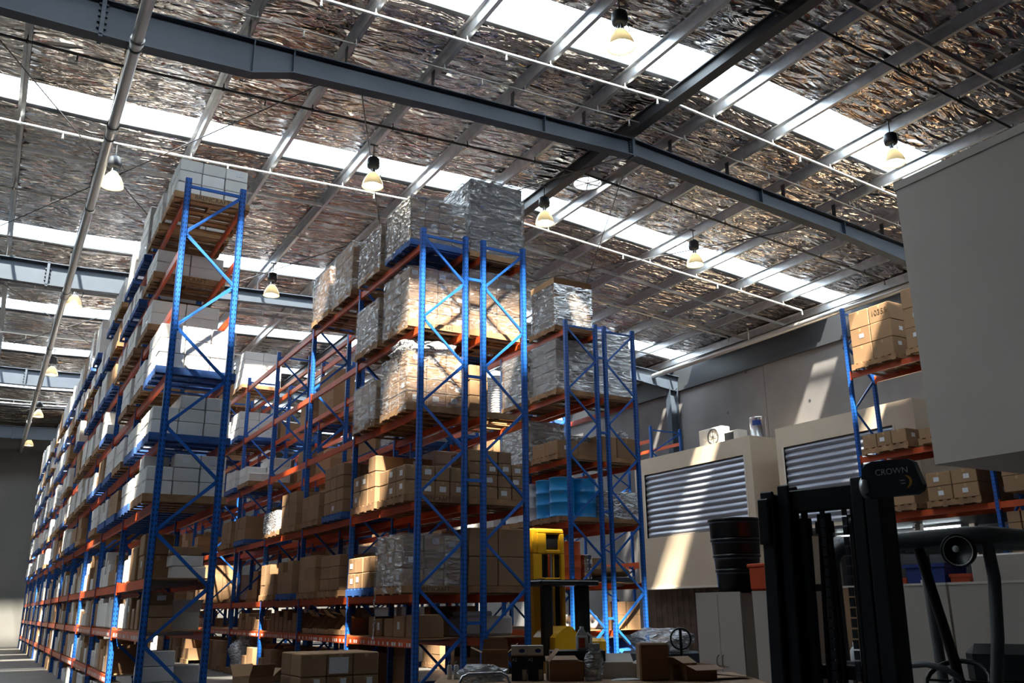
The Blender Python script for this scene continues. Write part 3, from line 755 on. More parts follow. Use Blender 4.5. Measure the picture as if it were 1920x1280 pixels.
shelf(L_, 0, 3, [(.17, .5, .46, .4, .17, 'white', 'lower of two under a brown one, level-three shelf, left rack end', 0), (.13, .5, .44, .4, .15, 'white', 'upper of two under a brown one, level-three shelf, left rack end', .172),
                 (.12, .5, .42, .4, .12, 'brown', 'flat on two white cartons, level-three shelf, left rack end', .324), (-.2, .95, .4, .6, .34, 'brown', 'large, lower of two on level-three shelf, left rack end', 0),
                 (-.2, .95, .42, .6, .3, 'brown', 'large, upper of two on level-three shelf, left rack end', .342), (-.22, 1.65, .4, .5, .5, 'brown', 'tall, behind two large ones, level-three shelf, left rack', 0),
                 (-.24, 2.15, .34, .36, .42, 'white', 'tall, last but one, level-three shelf, left rack nearest bay', 0), (-.24, 2.6, .34, .36, .36, 'white', 'last on the level-three shelf, left rack nearest bay', 0),
                 (.2, 1.2, .4, .5, .3, 'brown', 'at back of the level-three shelf, left rack end', 0), (.2, 1.9, .4, .5, .4, 'brown', 'further back on the level-three shelf, left rack end', 0)], 'loose cartons on the left rack shelves')
shelf(L_, 0, 2, [(-.2, .35, .36, .4, .17, 'brown', 'bottom of a stack of three, level-two shelf, left rack end', 0), (-.2, .35, .36, .4, .17, 'brown', 'middle of a stack of three, level-two shelf, left rack end', .172),
                 (-.22, .35, .36, .4, .17, 'brown', 'top of a stack of three, level-two shelf, left rack end', .344), (-.22, .85, .36, .3, .42, 'brown', 'upright, behind the stack of three, level-two shelf, left rack', 0),
                 (-.22, 1.25, .36, .3, .3, 'brown', 'short, second behind the stack of three, level-two shelf, left rack', 0), (-.24, 1.6, .34, .2, .46, 'brown', 'narrow and tall, middle of the level-two shelf, left rack nearest bay', 0),
                 (-.24, 2.0, .34, .3, .46, 'white', 'tall, rear half of the level-two shelf, left rack nearest bay', 0), (-.24, 2.5, .34, .4, .38, 'white', 'last on the level-two shelf, left rack nearest bay', 0),
                 (.2, 1.3, .4, .5, .34, 'brown', 'at back of the level-two shelf, left rack nearest bay', 0)], 'loose cartons on the left rack shelves')
shelf(L_, 0, 0, [(-.18, .3, .46, .44, .2, 'white', 'bottom of the floor stack at left rack end', 0), (-.18, .3, .46, .44, .2, 'white', 'second up in the floor stack at left rack end', .203), (-.18, .3, .46, .44, .2, 'white', 'third up in the floor stack at left rack end', .406),
                 (-.18, .3, .46, .44, .2, 'white', 'fourth up in the floor stack at left rack end', .609), (-.17, .3, .44, .44, .2, 'white', 'top of the floor stack at left rack end', .812),
                 (.25, .5, .36, .4, .28, 'white', 'bottom of the right floor stack at left rack end', 0), (.25, .5, .36, .4, .28, 'white', 'middle of the right floor stack at left rack end', .283), (.25, .5, .36, .4, .24, 'white', 'top of the right floor stack at left rack end', .566),
                 (-.2, .9, .4, .4, .7, 'white', 'tall, on the floor behind the white stack, left rack', 0), (-.22, 1.5, .36, .4, .5, 'brown', 'on the floor in the middle of the left rack nearest bay', 0), (-.22, 2.2, .36, .5, .6, 'white', 'on the floor at rear of the left rack nearest bay', 0)], 'floor cartons under the left rack')
# open white carton on the level-two shelf
def open_carton(name, label, loc, dx, dy, dz, m, rz=0, flaps=(1.0, 1.2, .6, .9), group=None, cat='open carton'):
    t = thing(name, label, cat, loc, rz, group); wl = .006
    b = MB(); b.box(-dx / 2, dx / 2, -dy / 2, dy / 2, 0, wl); b.box(-dx / 2, dx / 2, -dy / 2, -dy / 2 + wl, wl, dz); b.box(-dx / 2, dx / 2, dy / 2 - wl, dy / 2, wl, dz)
    b.box(-dx / 2, -dx / 2 + wl, -dy / 2 + wl, dy / 2 - wl, wl, dz); b.box(dx / 2 - wl, dx / 2, -dy / 2 + wl, dy / 2 - wl, wl, dz); obj('carton_body', b, m, t)
    for k, a in enumerate(flaps):
        if a is None: continue
        b = MB(); L = min(dx, dy) * .48
        if k < 2:
            s = (-1, 1)[k]; y = s * dy / 2; p = (0, y + s * L * math.cos(a), dz + L * math.sin(a))
            b.add([(-dx / 2, y, dz), (dx / 2, y, dz), (dx / 2 - .01, p[1], p[2]), (-dx / 2 + .01, p[1], p[2]), (-dx / 2, y - s * .005, dz), (dx / 2, y - s * .005, dz), (dx / 2 - .01, p[1] - s * .004, p[2] + .003), (-dx / 2 + .01, p[1] - s * .004, p[2] + .003)],
                  [(0, 1, 2, 3), (7, 6, 5, 4), (0, 4, 5, 1), (1, 5, 6, 2), (2, 6, 7, 3), (3, 7, 4, 0)])
        else:
            s = (-1, 1)[k - 2]; x = s * dx / 2; p = (x + s * L * math.cos(a), 0, dz + L * math.sin(a))
            b.add([(x, -dy / 2, dz), (x, dy / 2, dz), (p[0], dy / 2 - .01, p[2]), (p[0], -dy / 2 + .01, p[2]), (x - s * .005, -dy / 2, dz), (x - s * .005, dy / 2, dz), (p[0] - s * .004, dy / 2 - .01, p[2] + .003), (p[0] - s * .004, -dy / 2 + .01, p[2] + .003)],
                  [(0, 1, 2, 3), (7, 6, 5, 4), (0, 4, 5, 1), (1, 5, 6, 2), (2, 6, 7, 3), (3, 7, 4, 0)])
        obj('flap', b, m, t)
    return t
open_carton('open_carton', 'open white carton on the level-two shelf at the left rack end', (2.6, 14.1, 1.273), .4, .36, .24, M['white'], 0, (1.3, .8, 1.2, 1.3))
# ---- left rack, further bays
for bay in range(1, 12):
    for zi in range(4, 10):
        for sl in (0, 1):
            q = rnd.random()
            if q < .07: continue
            gap = [LA[zi] - LA[zi - 1] if zi < 9 else 1.0][0] - .3
            h = rnd.choice((.19, .2, .22, .25)); nz = max(1, min(int(gap / h), rnd.choice((2, 3, 3, 4))))
            if zi == 9: nz = rnd.choice((3, 4, 4, 5))
            kind = 'white' if rnd.random() < .84 else 'brown'
            load(L_, bay, zi, sl, kind, rnd.choice((2, 3)), rnd.choice((2, 3, 3)), nz, h, rnd.choice(('timber', 'blue', 'timber', 'blue')), drop=.15, stk=.2,
                 wr='milkfilm' if bay > 2 and rnd.random() < .12 else None)
    R = RACKS[L_]
    for zi in (0, 1, 2, 3):
        y = .12; z0 = ([0] + LA)[zi] + (.023 if zi else 0); n = 0
        gap = LA[zi] - ([0] + LA)[zi] - .2
        while y < 2.75:
            wy = rnd.uniform(.18, .45)
            if rnd.random() < .12: y += wy; continue
            dz = min(gap, rnd.uniform(.2, .55)); kind = 'white' if rnd.random() < .55 else 'brown'
            n += 1
            crate(R['cx'] - .42 + .2, R['y0'] + bay * 3.03 + y + wy / 2, z0, .4, wy - .015, dz, kind, '%s carton, %s along the level-%s shelf, %s bay, left rack' % (kind, FST[n - 1], ['ground', 'one', 'two', 'three'][zi], NTH[bay]), 'loose cartons on the left rack shelves', rnd.uniform(-.06, .06), 'side' if rnd.random() < .25 else None)
            if dz < gap * .55 and rnd.random() < .6:
                crate(R['cx'] - .42 + .2, R['y0'] + bay * 3.03 + y + wy / 2, z0 + dz + .002, .36, wy - .03, min(gap - dz, .25), kind, '%s carton on top of the %s along the level-%s shelf, %s bay, left rack' % (kind, FST[n - 1], ['ground', 'one', 'two', 'three'][zi], NTH[bay]), 'loose cartons on the left rack shelves', rnd.uniform(-.06, .06))
            y += wy

# ---- centre rack, nearest bays
A_ = 'centre'; B_ = 'centre-right'
load(A_, 0, 6, 0, 'brown', 4, 4, 4, .215, 'blue', hm=lambda i, j: 4 if (i < 3 or j > 1) else 3, wr='greyfilm', pri=3, stk=.1)
load(A_, 0, 6, 1, 'brown', 3, 3, 4, .21, 'timber', wr='greyfilm', pri=2)
load(A_, 0, 5, 0, 'brown', 4, 3, 5, .2, 'timber', wr='film', text='RTA DFR 645', pri=3, stk=.5)
load(A_, 0, 5, 1, 'brown', 3, 3, 3, .28, 'timber', wr='greyfilm', pri=2)
load(A_, 0, 4, 0, 'brown', 3, 3, 4, .235, 'timber', wr='film', pri=3, stk=.6)
load(A_, 0, 4, 1, 'brown', 3, 3, 2, .37, 'timber', wr='film', pri=2)
load(A_, 0, 3, 0, 'brown', 4, 3, 2, .25, 'timber', text='BRENCRAFT', pri=3, stk=.6, full=True)
load(A_, 0, 3, 1, 'brown', 2, 3, 3, .28, 'timber', hm=lambda i, j: 3 if j == 0 else 2, pri=3, stk=.6, dy=-.1, full=True)
load(A_, 0, 2, 0, 'brown', 3, 3, 3, .27, 'timber', wr='film', text='BRENCRAFT', pri=3)
load(A_, 0, 2, 1, 'brown', 2, 3, 2, .27, 'blue', pri=3, stk=.8, full=True)
load(A_, 1, 2, 0, 'brown', 2, 2, 3, .22, 'timber', pri=3, full=True)
load(A_, 1, 2, 1, 'brown', 3, 3, 3, .24, 'timber', drop=.3, pri=2, full=True)
load(A_, 1, 6, 0, 'brown', 2, 3, 4, .27, 'timber', wr='film', pri=3)
load(A_, 1, 6, 1, 'brown', 2, 2, 4, .25, 'timber', wr='greyfilm', pri=2)
load(A_, 1, 3, 0, 'brown', 3, 3, 4, .24, 'blue', hm=lambda i, j: 4 if i < 2 else 3, pri=3, stk=.3, full=True)
load(A_, 1, 3, 1, 'brown', 3, 3, 2, .26, 'timber', pri=2, full=True)
load(A_, 2, 3, 0, 'brown', 2, 2, 3, .25, 'timber', pri=2, full=True)
load(A_, 2, 3, 1, 'brown', 2, 2, 2, .22, 'timber', wr='milkfilm', pri=2, full=True)
load(A_, 2, 2, 0, 'brown', 3, 3, 3, .23, 'blue', drop=.3, pri=2, full=True)
load(A_, 2, 2, 1, 'brown', 3, 3, 3, .23, 'timber', drop=.3, pri=2, full=True)
load(A_, 3, 4, 1, 'white', 2, 3, 3, .22, 'timber', drop=.3, pri=2); load(A_, 4, 4, 0, 'white', 3, 3, 2, .25, 'blue', pri=2)
load(A_, 4, 5, 0, 'white', 2, 3, 3, .24, 'blue', pri=2); load(A_, 4, 5, 1, 'white', 3, 3, 3, .22, 'timber', pri=2)
load(A_, 3, 3, 1, 'brown', 2, 3, 2, .3, 'blue', pri=2); load(A_, 4, 3, 0, 'brown', 3, 3, 2, .3, 'timber', pri=2)
load(A_, 4, 6, 0, 'white', 2, 2, 4, .25, 'timber', pri=2)
for bay in range(5, 11):
    for zi in range(2, 7):
        for sl in (0, 1):
            if rnd.random() < .3: continue
            kind = rnd.choice(('white', 'brown', 'brown'))
            load(A_, bay, zi, sl, kind, 2, rnd.choice((2, 3)), rnd.choice((2, 3, 4)), .25, rnd.choice(('timber', 'blue')), drop=.2)
# ---- centre-right rack
load(B_, 0, 5, 0, 'brown', 2, 2, 3, .38, 'timber', pri=3, stk=.7, w=1.14, wr='film')
load(B_, 0, 3, 0, 'brown', 4, 3, 4, .21, 'timber', hm=lambda i, j: [[4, 4, 4, 3], [4, 4, 3, 3], [3, 3, 3, 3]][j][i], pri=3, stk=.4, full=True)
load(B_, 0, 2, 0, 'brown', 2, 2, 2, .48, 'timber', pri=3, stk=0)
for bay in range(0, 9):
    for zi in range(2, 6):
        for sl in (0, 1):
            if bay == 0 and (sl == 0 or zi == 4): continue
            if rnd.random() < (.3 if bay else .1): continue
            load(B_, bay, zi, sl, rnd.choice(('white', 'brown', 'brown')), 2, 2, rnd.choice((2, 3, 4)), .26, rnd.choice(('timber', 'blue')), drop=.2, wr=rnd.choice((None, None, 'film')) if bay < 3 else None)
for bay in range(1, 6):
    for sl in (0, 1):
        for key in (B_, 'right', 'far-right'):
            if rnd.random() < .2 or (key != B_ and bay > 4): continue
            load(key, bay, 0, sl, rnd.choice(('white', 'brown', 'brown')), 2, 2, rnd.choice((2, 3)), .24, rnd.choice(('timber', 'blue')), drop=.2)
for bay in range(0, 8):  # shelf cartons added to block the sunlit gaps behind
    for sl in (0, 1):
        if bay == 0 and sl == 0 or rnd.random() < .12: continue
        load(B_, bay, 1, sl, rnd.choice(('brown', 'brown', 'white')), 2, 3, rnd.choice((1, 2)), .26, None, drop=.2, w=.8)
for bay in range(4, 10):  # floor loads added to close the bright gaps lower down
    for sl in (0, 1):
        if rnd.random() < .2: continue
        load(A_, bay, 0, sl, rnd.choice(('brown', 'brown', 'white')), 2, 2, 2, .32, 'timber', drop=.2)
# narrow column of brown cartons seen between the two central racks
load(B_, 0, 4, 0, 'brown', 3, 1, 3, .28, 'timber', hm=lambda i, j: [3, 0, 0][i], pri=3)
# ---- drum racks: cartons
D_ = 'right'; E_ = 'far-right'
load(D_, 0, 4, 0, 'brown', 2, 2, 1, .32, 'timber', pri=3, full=True)
load(E_, 0, 4, 0, 'brown', 2, 1, 1, .5, 'timber', pri=3)
load(E_, 0, 3, 0, 'brown', 2, 2, 2, .3, 'timber', wr='milkfilm', pri=3)
load(E_, 0, 2, 1, 'brown', 2, 2, 2, .25, 'timber', pri=2)
shelf(E_, 0, 1, [(-.22, .3, .34, .4, .3, 'brown', 'lower left on the lowest shelf of the rack beside the shutter room', 0), (.16, .3, .36, .4, .3, 'brown', 'lower right on the lowest shelf of the rack beside the shutter room', 0),
                 (-.22, .3, .34, .4, .28, 'brown', 'upper left on the lowest shelf of the rack beside the shutter room', .303), (.16, .3, .36, .4, .28, 'brown', 'upper right on the lowest shelf of the rack beside the shutter room', .303)], 'cartons on the far-right rack')
for bay in range(1, 7):
    for key in (D_, E_):
        for zi in range(2, 6):
            for sl in (0, 1):
                if key == D_ and bay == 1 and zi == 5: continue
                if rnd.random() < .22: continue
                load(key, bay, zi, sl, rnd.choice(('white', 'brown')), 2, 2, rnd.choice((2, 3)), .27, rnd.choice(('timber', 'blue')), drop=.2)
# ---- wall rack at right
W_ = 'wall'
def wload(bay, zi, sl, nx, ny, nz, h, kind='brown', **k): load(W_, bay, zi, sl, kind, nx, ny, nz, h, **k)
wload(2, 7, 1, 2, 2, 3, .4, text=None, pri=3, stk=.6, w=1.1); wload(2, 7, 0, 2, 2, 3, .44, pri=3, stk=.6); wload(1, 7, 1, 2, 2, 3, .4, pri=2)
wload(2, 6, 1, 2, 3, 1, .3, pri=3, full=True); wload(2, 6, 0, 2, 3, 1, .2, pri=2, full=True)
wload(2, 5, 1, 2, 2, 1, .38, pri=2); wload(2, 5, 0, 2, 2, 2, .28, pri=3, stk=1); wload(1, 5, 1, 2, 2, 2, .3, pri=2); wload(1, 6, 1, 2, 2, 3, .3, pri=2)
R = RACKS[W_]
for bay, zi in ((1, 4), (1, 3), (1, 2), (1, 1), (2, 4)):
    z0 = ([0] + LE)[zi] + .023; n = 0
    yy = R['y0'] + bay * 3.03 + 3.03 - .12
    if zi == 4 and bay == 2: continue
    while yy > R['y0'] + bay * 3.03 + 1.2:
        for q in range(2):
            n += 1; crate(R['cx'] - .2, yy - .13, z0 + q * .21, .38, .25, .2, 'brown', 'brown carton with white label, %s, level-%s shelf of the wall rack' % (FST[min(n - 1, 17)], ['', 'one', 'two', 'three', 'four'][zi]), 'labelled cartons on the wall rack', 0, 'side', 1.5)
        yy -= .28

# ---- build pallets and cartons: the largest in the photo as objects, the rest as one object of a kind
PAL.sort(key=lambda q: -q['s'])
far = MB(); farb = MB()
for n, q in enumerate(PAL):
    if n < 170 and q['s'] > 0:
        lab = q['label']
        o = tag(link('timber_pallet' if q['kind'] == 'timber' else 'blue_pallet', pallet_mesh(q['kind'], q['w'], q['d']), None, (q['x'], q['y'], q['z'])), lab, 'pallet', 'timber pallets' if q['kind'] == 'timber' else 'blue pallets')
        if q['text']:
            tm = text_mesh(q['text'], .1, .001, 'stencilled_lettering'); tm.materials.append(M['ink'])
            x = link('stencilled_lettering', tm, o, (0, -q['d'] / 2 - .0185, .083)); x.rotation_euler = (PI / 2, 0, 0); x['label'] = 'dark stencilled letters'
    elif q['s'] > 0:
        (far if q['kind'] == 'timber' else farb).box(q['x'] - q['w'] / 2, q['x'] + q['w'] / 2, q['y'] - q['d'] / 2, q['y'] + q['d'] / 2, q['z'] + .11, q['z'] + PD)
        for xx in (-.56, 0, .56):
            (far if q['kind'] == 'timber' else farb).box(q['x'] + xx - .02, q['x'] + xx + .02, q['y'] - q['d'] / 2 + .001, q['y'] + q['d'] / 2 - .001, q['z'], q['z'] + .111)
if far.v: tag(obj('distant_timber_pallets', far, M['timber_far']), 'timber pallets in the distant rack bays', 'pallets', None, 'stuff')
if farb.v: tag(obj('distant_blue_pallets', farb, M['bluepallet']), 'blue painted pallets in the distant rack bays', 'pallets', None, 'stuff')
for kind in ('white', 'brown'):
    lst = sorted([q for q in CART if q['kind'] == kind], key=lambda q: -q['s']); far = MB()
    for n, q in enumerate(lst):
        if n < 300 and q['s'] > 0:
            dx, dy, dz = (round(v, 3) for v in (q['dx'], q['dy'], q['dz']))
            o = tag(link(kind + '_carton', carton_mesh(dx, dy, dz, kind), None, (q['x'], q['y'], q['z']), q['rz']), q['label'], 'carton', q['group'])
            if q['label'] == 'brown carton, top row, first across, rear pallet, level seven, third bay, wall rack':
                tm = text_mesh('10355', .17, .002, 'faded_lettering'); tm.materials.append(M['fadedink'])
                x = link('faded_lettering', tm, o, (-dx / 2 - .001, .0, dz * .55)); x.rotation_euler = (PI / 2, 0, -PI / 2); x['label'] = 'faded printed digits'; continue
            if q['stk']: sticker(o, dx, dy, dz, q['stk'], min(.12, dx * .45, dy * .45), min(.09, dz * .4), rnd.uniform(-.06, .06), rnd.uniform(.45, .65))
        elif q['s'] > 0:
            k = len(far.v); far.box(-q['dx'] / 2, q['dx'] / 2, -q['dy'] / 2, q['dy'] / 2, 0, q['dz'] - .003)
            far.xf(Matrix.Translation((q['x'], q['y'], q['z'])) @ Matrix.Rotation(q['rz'], 4, 'Z'), k)
    if far.v: tag(obj('distant_%s_cartons' % kind, far, M[kind + '_far']), '%s cartons stacked in the distant rack bays' % kind, 'cartons', None, 'stuff')
print('cartons', len(CART), 'pallets', len(PAL))
# ------------------------------------------------------------------ wrapped loads and drums on the racks
def lv(key, zi): return ([0.0] + RACKS[key]['levels'])[zi]
def boxed_bale(key, bay, zi, sl, h, label, cap=False, w=1.1, m='greyfilm', posts=True, d=None, goods=None):
    """a tall film-wrapped load with cardboard corner posts on a pallet"""
    cx, cy = slot(key, bay, sl); z = lv(key, zi); d = d or w
    o = tag(link('timber_pallet', pallet_mesh('timber'), None, (cx, cy, z)), 'timber pallet under the ' + label, 'pallet', 'timber pallets')
    t = thing('wrapped_load', label, 'wrapped load', (cx, cy, z + PD), 0, 'film-wrapped loads')
    b = MB(); nz = max(2, int(h / .22))
    for k in range(nz): b.cbox(-w / 2, w / 2, -d / 2, d / 2, k * h / nz, (k + 1) * h / nz - .008, .015)
    obj('stacked_goods', b, goods or (M['drumwhite'] if m == 'film' else M['cabinet']), t)
    if posts:
        for sx in (-1, 1):
            for sy in (-1, 1):
                b = MB(); x, y = sx * (w / 2 + .004), sy * (d / 2 + .004)
                b.box(min(x, x - sx * .11), max(x, x - sx * .11), min(y, y + sy * .006), max(y, y + sy * .006), 0, h); b.box(min(x, x + sx * .006), max(x, x + sx * .006), min(y, y - sy * .11), max(y, y - sy * .11), 0, h)
                obj('corner_board', b, M['brown'], t)
    if cap:
        b = MB(); e = w / 2 + .03; e2 = d / 2 + .03
        b.box(-e, e, -e2, e2, h + .012, h + .02); b.box(-e, e, -e2, -e2 + .006, h - .13, h + .012); b.box(-e, e, e2 - .006, e2, h - .13, h + .012); b.box(-e, -e + .006, -e2, e2, h - .13, h + .012); b.box(e - .006, e, -e2, e2, h - .13, h + .012)
        obj('cardboard_cap', b, M['brown'], t)
    wr = wrap(-w / 2 - .01, w / 2 + .01, -d / 2 - .01, d / 2 + .01, -.02, h - (.0 if not cap else .15), 'x', m, .018)
    del wr['label'], wr['category'], wr['group']; wr.parent = t; wr.location = (0, 0, -.02)
    return t
boxed_bale('right', 0, 6, 0, 1.2, 'tall film-wrapped load with cardboard cap on top of the drum rack', True, 1.02)
boxed_bale('centre-right', 0, 6, 0, 1.5, 'tall dark grey film-wrapped tower on top of the centre-right rack', False, 1.12, 'greyfilm', False, None, M['darkgoods'])
boxed_bale('right', 0, 5, 1, 1.2, 'brown wrapped load, rear place on level five of the drum rack', False, 1.1)
boxed_bale('right', 0, 4, 1, 1.0, 'wrapped load with cardboard corners, level four of the drum rack', False, 1.1)
boxed_bale('right', 0, 5, 0, 1.2, 'tall clear-wrapped load, front place on level five of the drum rack', False, 1.06, 'film', False, None, M['browngoods'])
t = boxed_bale('far-right', 0, 5, 0, 1.55, 'tall wrapped load under blue film beside the first shutter room', False, 1.06, 'film', False, None, M['palegoods'])
b = MB(); n = 14; vs = []
for j in range(6):
    a = j / 5 * PI / 2
    for i in range(n):
        t_ = 2 * PI * i / n; q = 1 + .12 * noise.noise((math.cos(t_) * 2, math.sin(t_) * 2, j * .7))
        vs.append((.4 * math.cos(t_) * math.cos(a) * q, .4 * math.sin(t_) * math.cos(a) * q, 1.57 + .28 * math.sin(a) * q))
b.add(vs, [(j * n + i, j * n + (i + 1) % n, (j + 1) * n + (i + 1) % n, (j + 1) * n + i) for j in range(5) for i in range(n)], 0, True)
obj('blue_film_top', b, M['bluebag'], t)['label'] = 'bulge of blue plastic film'
# drums
def drum(loc, m, label, group, rr=.29, h=.88):
    t = thing('steel_drum', label, 'drum', loc, 0, group)
    k = ('drum', m, rr)
    if k not in _cache:
        b = MB(); p = [(rr - .02, 0), (rr, .005), (rr, .02), (rr - .008, .03)]
        for zc in (h * .36, h * .66): p += [(rr - .008, zc - .03), (rr + .004, zc - .012), (rr + .004, zc + .012), (rr - .008, zc + .03)]
        p += [(rr - .008, h - .03), (rr, h - .02), (rr, h - .004), (rr - .012, h), (rr - .02, h - .012), (0, h - .012)]
        b.lathe(p, 28); _cache[k] = b.mesh('drum_body', [M[m]])
        b = MB(); b.lathe([(0, h - .012), (.035, h - .012), (.035, h + .006), (0, h + .006)], 12, (rr * .6, 0, 0)); b.lathe([(0, h - .012), (.02, h - .012), (.02, h + .004), (0, h + .004)], 10, (-rr * .65, 0, 0)); _cache[k, 'b'] = b.mesh('bung_cap', [M['galv']])
    link('drum_body', _cache[k], t); link('bung_cap', _cache[k, 'b'], t)
cx, cy = slot('right', 0, 0); z = lv('right', 3)
tag(link('timber_pallet', pallet_mesh('timber'), None, (cx, cy, z)), 'timber pallet under the four blue drums', 'pallet', 'timber pallets')
for (dx, dy, w_) in ((-.295, -.28, 'front left of the four'), (.3, -.28, 'front right of the four'), (-.295, .31, 'rear left of the four'), (.3, .31, 'rear right of the four')):
    drum((cx + dx, cy + dy, z + PD), 'drumblue', 'bright blue steel drum, %s on the pallet' % w_, 'blue drums on the right-hand rack')
cx, cy = slot('right', 0, 1)
tag(link('timber_pallet', pallet_mesh('timber'), None, (cx, cy, z)), 'timber pallet under the white drums', 'pallet', 'timber pallets')
for (dx, dy, w_) in ((-.3, -.28, 'nearest of the pair'), (-.3, .31, 'behind the nearest of the pair')):
    drum((cx + dx, cy + dy, z + PD), 'drumwhite', 'white drum left of the blue drums, %s' % w_, 'white drums on the right-hand rack')
cx, cy = slot('right', 0, 0)
drum((cx - .12, cy - .2, lv('right', 2) + .024), 'drumorange', 'orange steel drum behind the yellow truck mast', None)
drum((cx - .25, cy + .55, lv('right', 2) + .024), 'drumorange', 'second orange steel drum, behind the first one', None)
for q, (dx, dy) in enumerate(((.3, -.3), (.3, .15))):
    drum((slot('right', 0, 0)[0] + dx, slot('right', 0, 0)[1] + dy, lv('right', 2) + .024), 'galvd' if False else 'stainless', 'small bare metal drum right of the orange drum, %s' % ('front one' if q == 0 else 'rear one'), None, .14, .6)
# stacks of white pails on the drum rack's second bay
cx, cy = slot('right', 1, 0); z = lv('right', 5)
tag(link('timber_pallet', pallet_mesh('timber'), None, (cx, cy, z)), 'timber pallet under the stacks of white pails', 'pallet', 'timber pallets')
b = MB(); p = []
for k in range(16): p += [(.125, k * .065), (.145, k * .065 + .045), (.15, k * .065 + .05), (.15, k * .065 + .062), (.128, k * .065 + .064)]
p.append((0, 16 * .065)); b.lathe(p, 18); pm = b.mesh('pail_stack', [M['drumwhite']])
for i in range(3):
    for j in range(3):
        tag(link('pail_stack', pm, None, (cx - .36 + .36 * i, cy - .36 + .36 * j, z + PD)), 'tall stack of nested white pails, %s across, %s back, on the drum rack' % (FST[i], FST[j]), 'pails', 'stacks of white pails')
# sheets and bundles on the racks
def lump(name, label, cat, loc, sx, sy, sz, m, seed=0, n=22, amp=.22, group=None, flat=True):
    b = MB(); vs = []; fs = []; nv = 12
    for j in range(nv + 1):
        a = -PI / 2 + PI * j / nv
        for i in range(n):
            t_ = 2 * PI * i / n; d = Vector((math.cos(t_) * math.cos(a), math.sin(t_) * math.cos(a), math.sin(a)))
            q = 1 + amp * noise.noise(d * 2.1 + Vector((seed, seed * 2, 0))) + amp * .5 * noise.noise(d * 5 + Vector((seed, 0, seed)))
            p_ = Vector((math.copysign(abs(d.x) ** .6, d.x) * sx * q, math.copysign(abs(d.y) ** .6, d.y) * sy * q, d.z * sz * q))
            p_.z = max(p_.z, -sz * .55) if flat else p_.z
            vs.append((p_.x, p_.y, p_.z + sz * .55))
    fs = [(j * n + i, j * n + (i + 1) % n, (j + 1) * n + (i + 1) % n, (j + 1) * n + i) for j in range(nv) for i in range(n)]
    b.add(vs, fs, 0, True)
    return tag(obj(name, b, m, None, loc), label, cat, group)
M['crinkle'] = film('crumpled_clear_plastic', .75, (.62, .62, .65), .2, 1, 6, .35)
cx, cy = slot('centre', 0, 0)
lump('plastic_sheet', 'crumpled clear plastic heaped over the wrapped cartons, level four, centre rack', 'plastic sheet', (cx - .1, cy - .1, lv('centre', 4) + PD + 4 * .235 + .02), .5, .5, .17, M['crinkle'], 3, amp=.35)
cx, cy = slot('right', 0, 0)
lump('plastic_sheet', 'crumpled white plastic lying on brown cartons, level four, drum rack', 'plastic sheet', (cx, cy, lv('right', 4) + PD + .33), .5, .5, .11, M['crinkle'], 5, amp=.4)
cx, cy = slot('far-right', 0, 0)
lump('plastic_bag', 'knotted white plastic bag on the large brown carton beside the shutter room', 'plastic bag', (cx + .35, cy - .3, lv('far-right', 4) + PD + .51), .13, .13, .13, M['milkfilm'], 8)
lump('sack_bundle', 'pale sacks lying on the second shelf beside the shutter room', 'sacks', (cx, cy, lv('far-right', 2) + .15), .4, .45, .16, M['board'], 11, amp=.3)
b = MB(); b.cbox(-.42, .42, -.5, .5, 0, .12, .02); tag(obj('grey_crate', b, M['steel'], None, (cx, cy, lv('far-right', 2) + .024)), 'flat grey crate under the pale sacks', 'crate')
lump('blue_bundle', 'blue plastic-wrapped bundle on the floor at the drum rack end', 'bundle', (cx - .02, cy - .1, 0), .42, .52, .55, M['bluebag'], 14, amp=.15)
cx, cy = slot('right', 0, 0)
lump('blue_bundle', 'smaller blue plastic bundle on the floor beneath the drums', 'bundle', (cx + .1, cy, 0), .3, .4, .4, M['bluebag'], 17, amp=.15)
lump('sack_bundle', 'crumpled brown paper sacks right of the orange drum', 'sacks', (cx + .1, cy + .9, lv('right', 2) + .024), .4, .3, .25, M['brown'], 19, amp=.35)
for q in range(3):
    b = MB(); b.lathe([(.13, -.24), (.16, -.22), (.16, .22), (.13, .24), (.05, .24), (.05, -.24), (.13, -.24)], 18, axis='y')
    tag(obj('film_roll', b, M['drumwhite'], None, (cx - .32 + .33 * q, cy - .2, lv('right', 1) + .185)), 'white roll of wrapping film, %s in the row below the drum shelf' % FST[q], 'film roll', 'rolls of wrapping film')
# white sheet notice on the low cartons of the far-right rack
# hanging plastic offcut and loose bits on the central rack
b = MB(); n = 12; vs = []
for i in range(n + 1):
    zz = -.75 * i / n; ww = .04 + .05 * i / n + .02 * math.sin(i * 1.7)
    vs += [(-.02 + .015 * math.sin(i), -ww / 2 + .03 * math.sin(i * .8), zz), (-.02 + .015 * math.cos(i * 1.3), ww / 2 + .03 * math.sin(i * .8), zz)]
b.add(vs, [(2 * i, 2 * i + 1, 2 * i + 3, 2 * i + 2) for i in range(n)], 0, True)
tag(obj('plastic_offcut', b, M['milkfilm'], None, (5.94, 15.1, 1.78)), 'twisted strip of plastic hanging from the second-level beam of the centre rack', 'plastic strip')
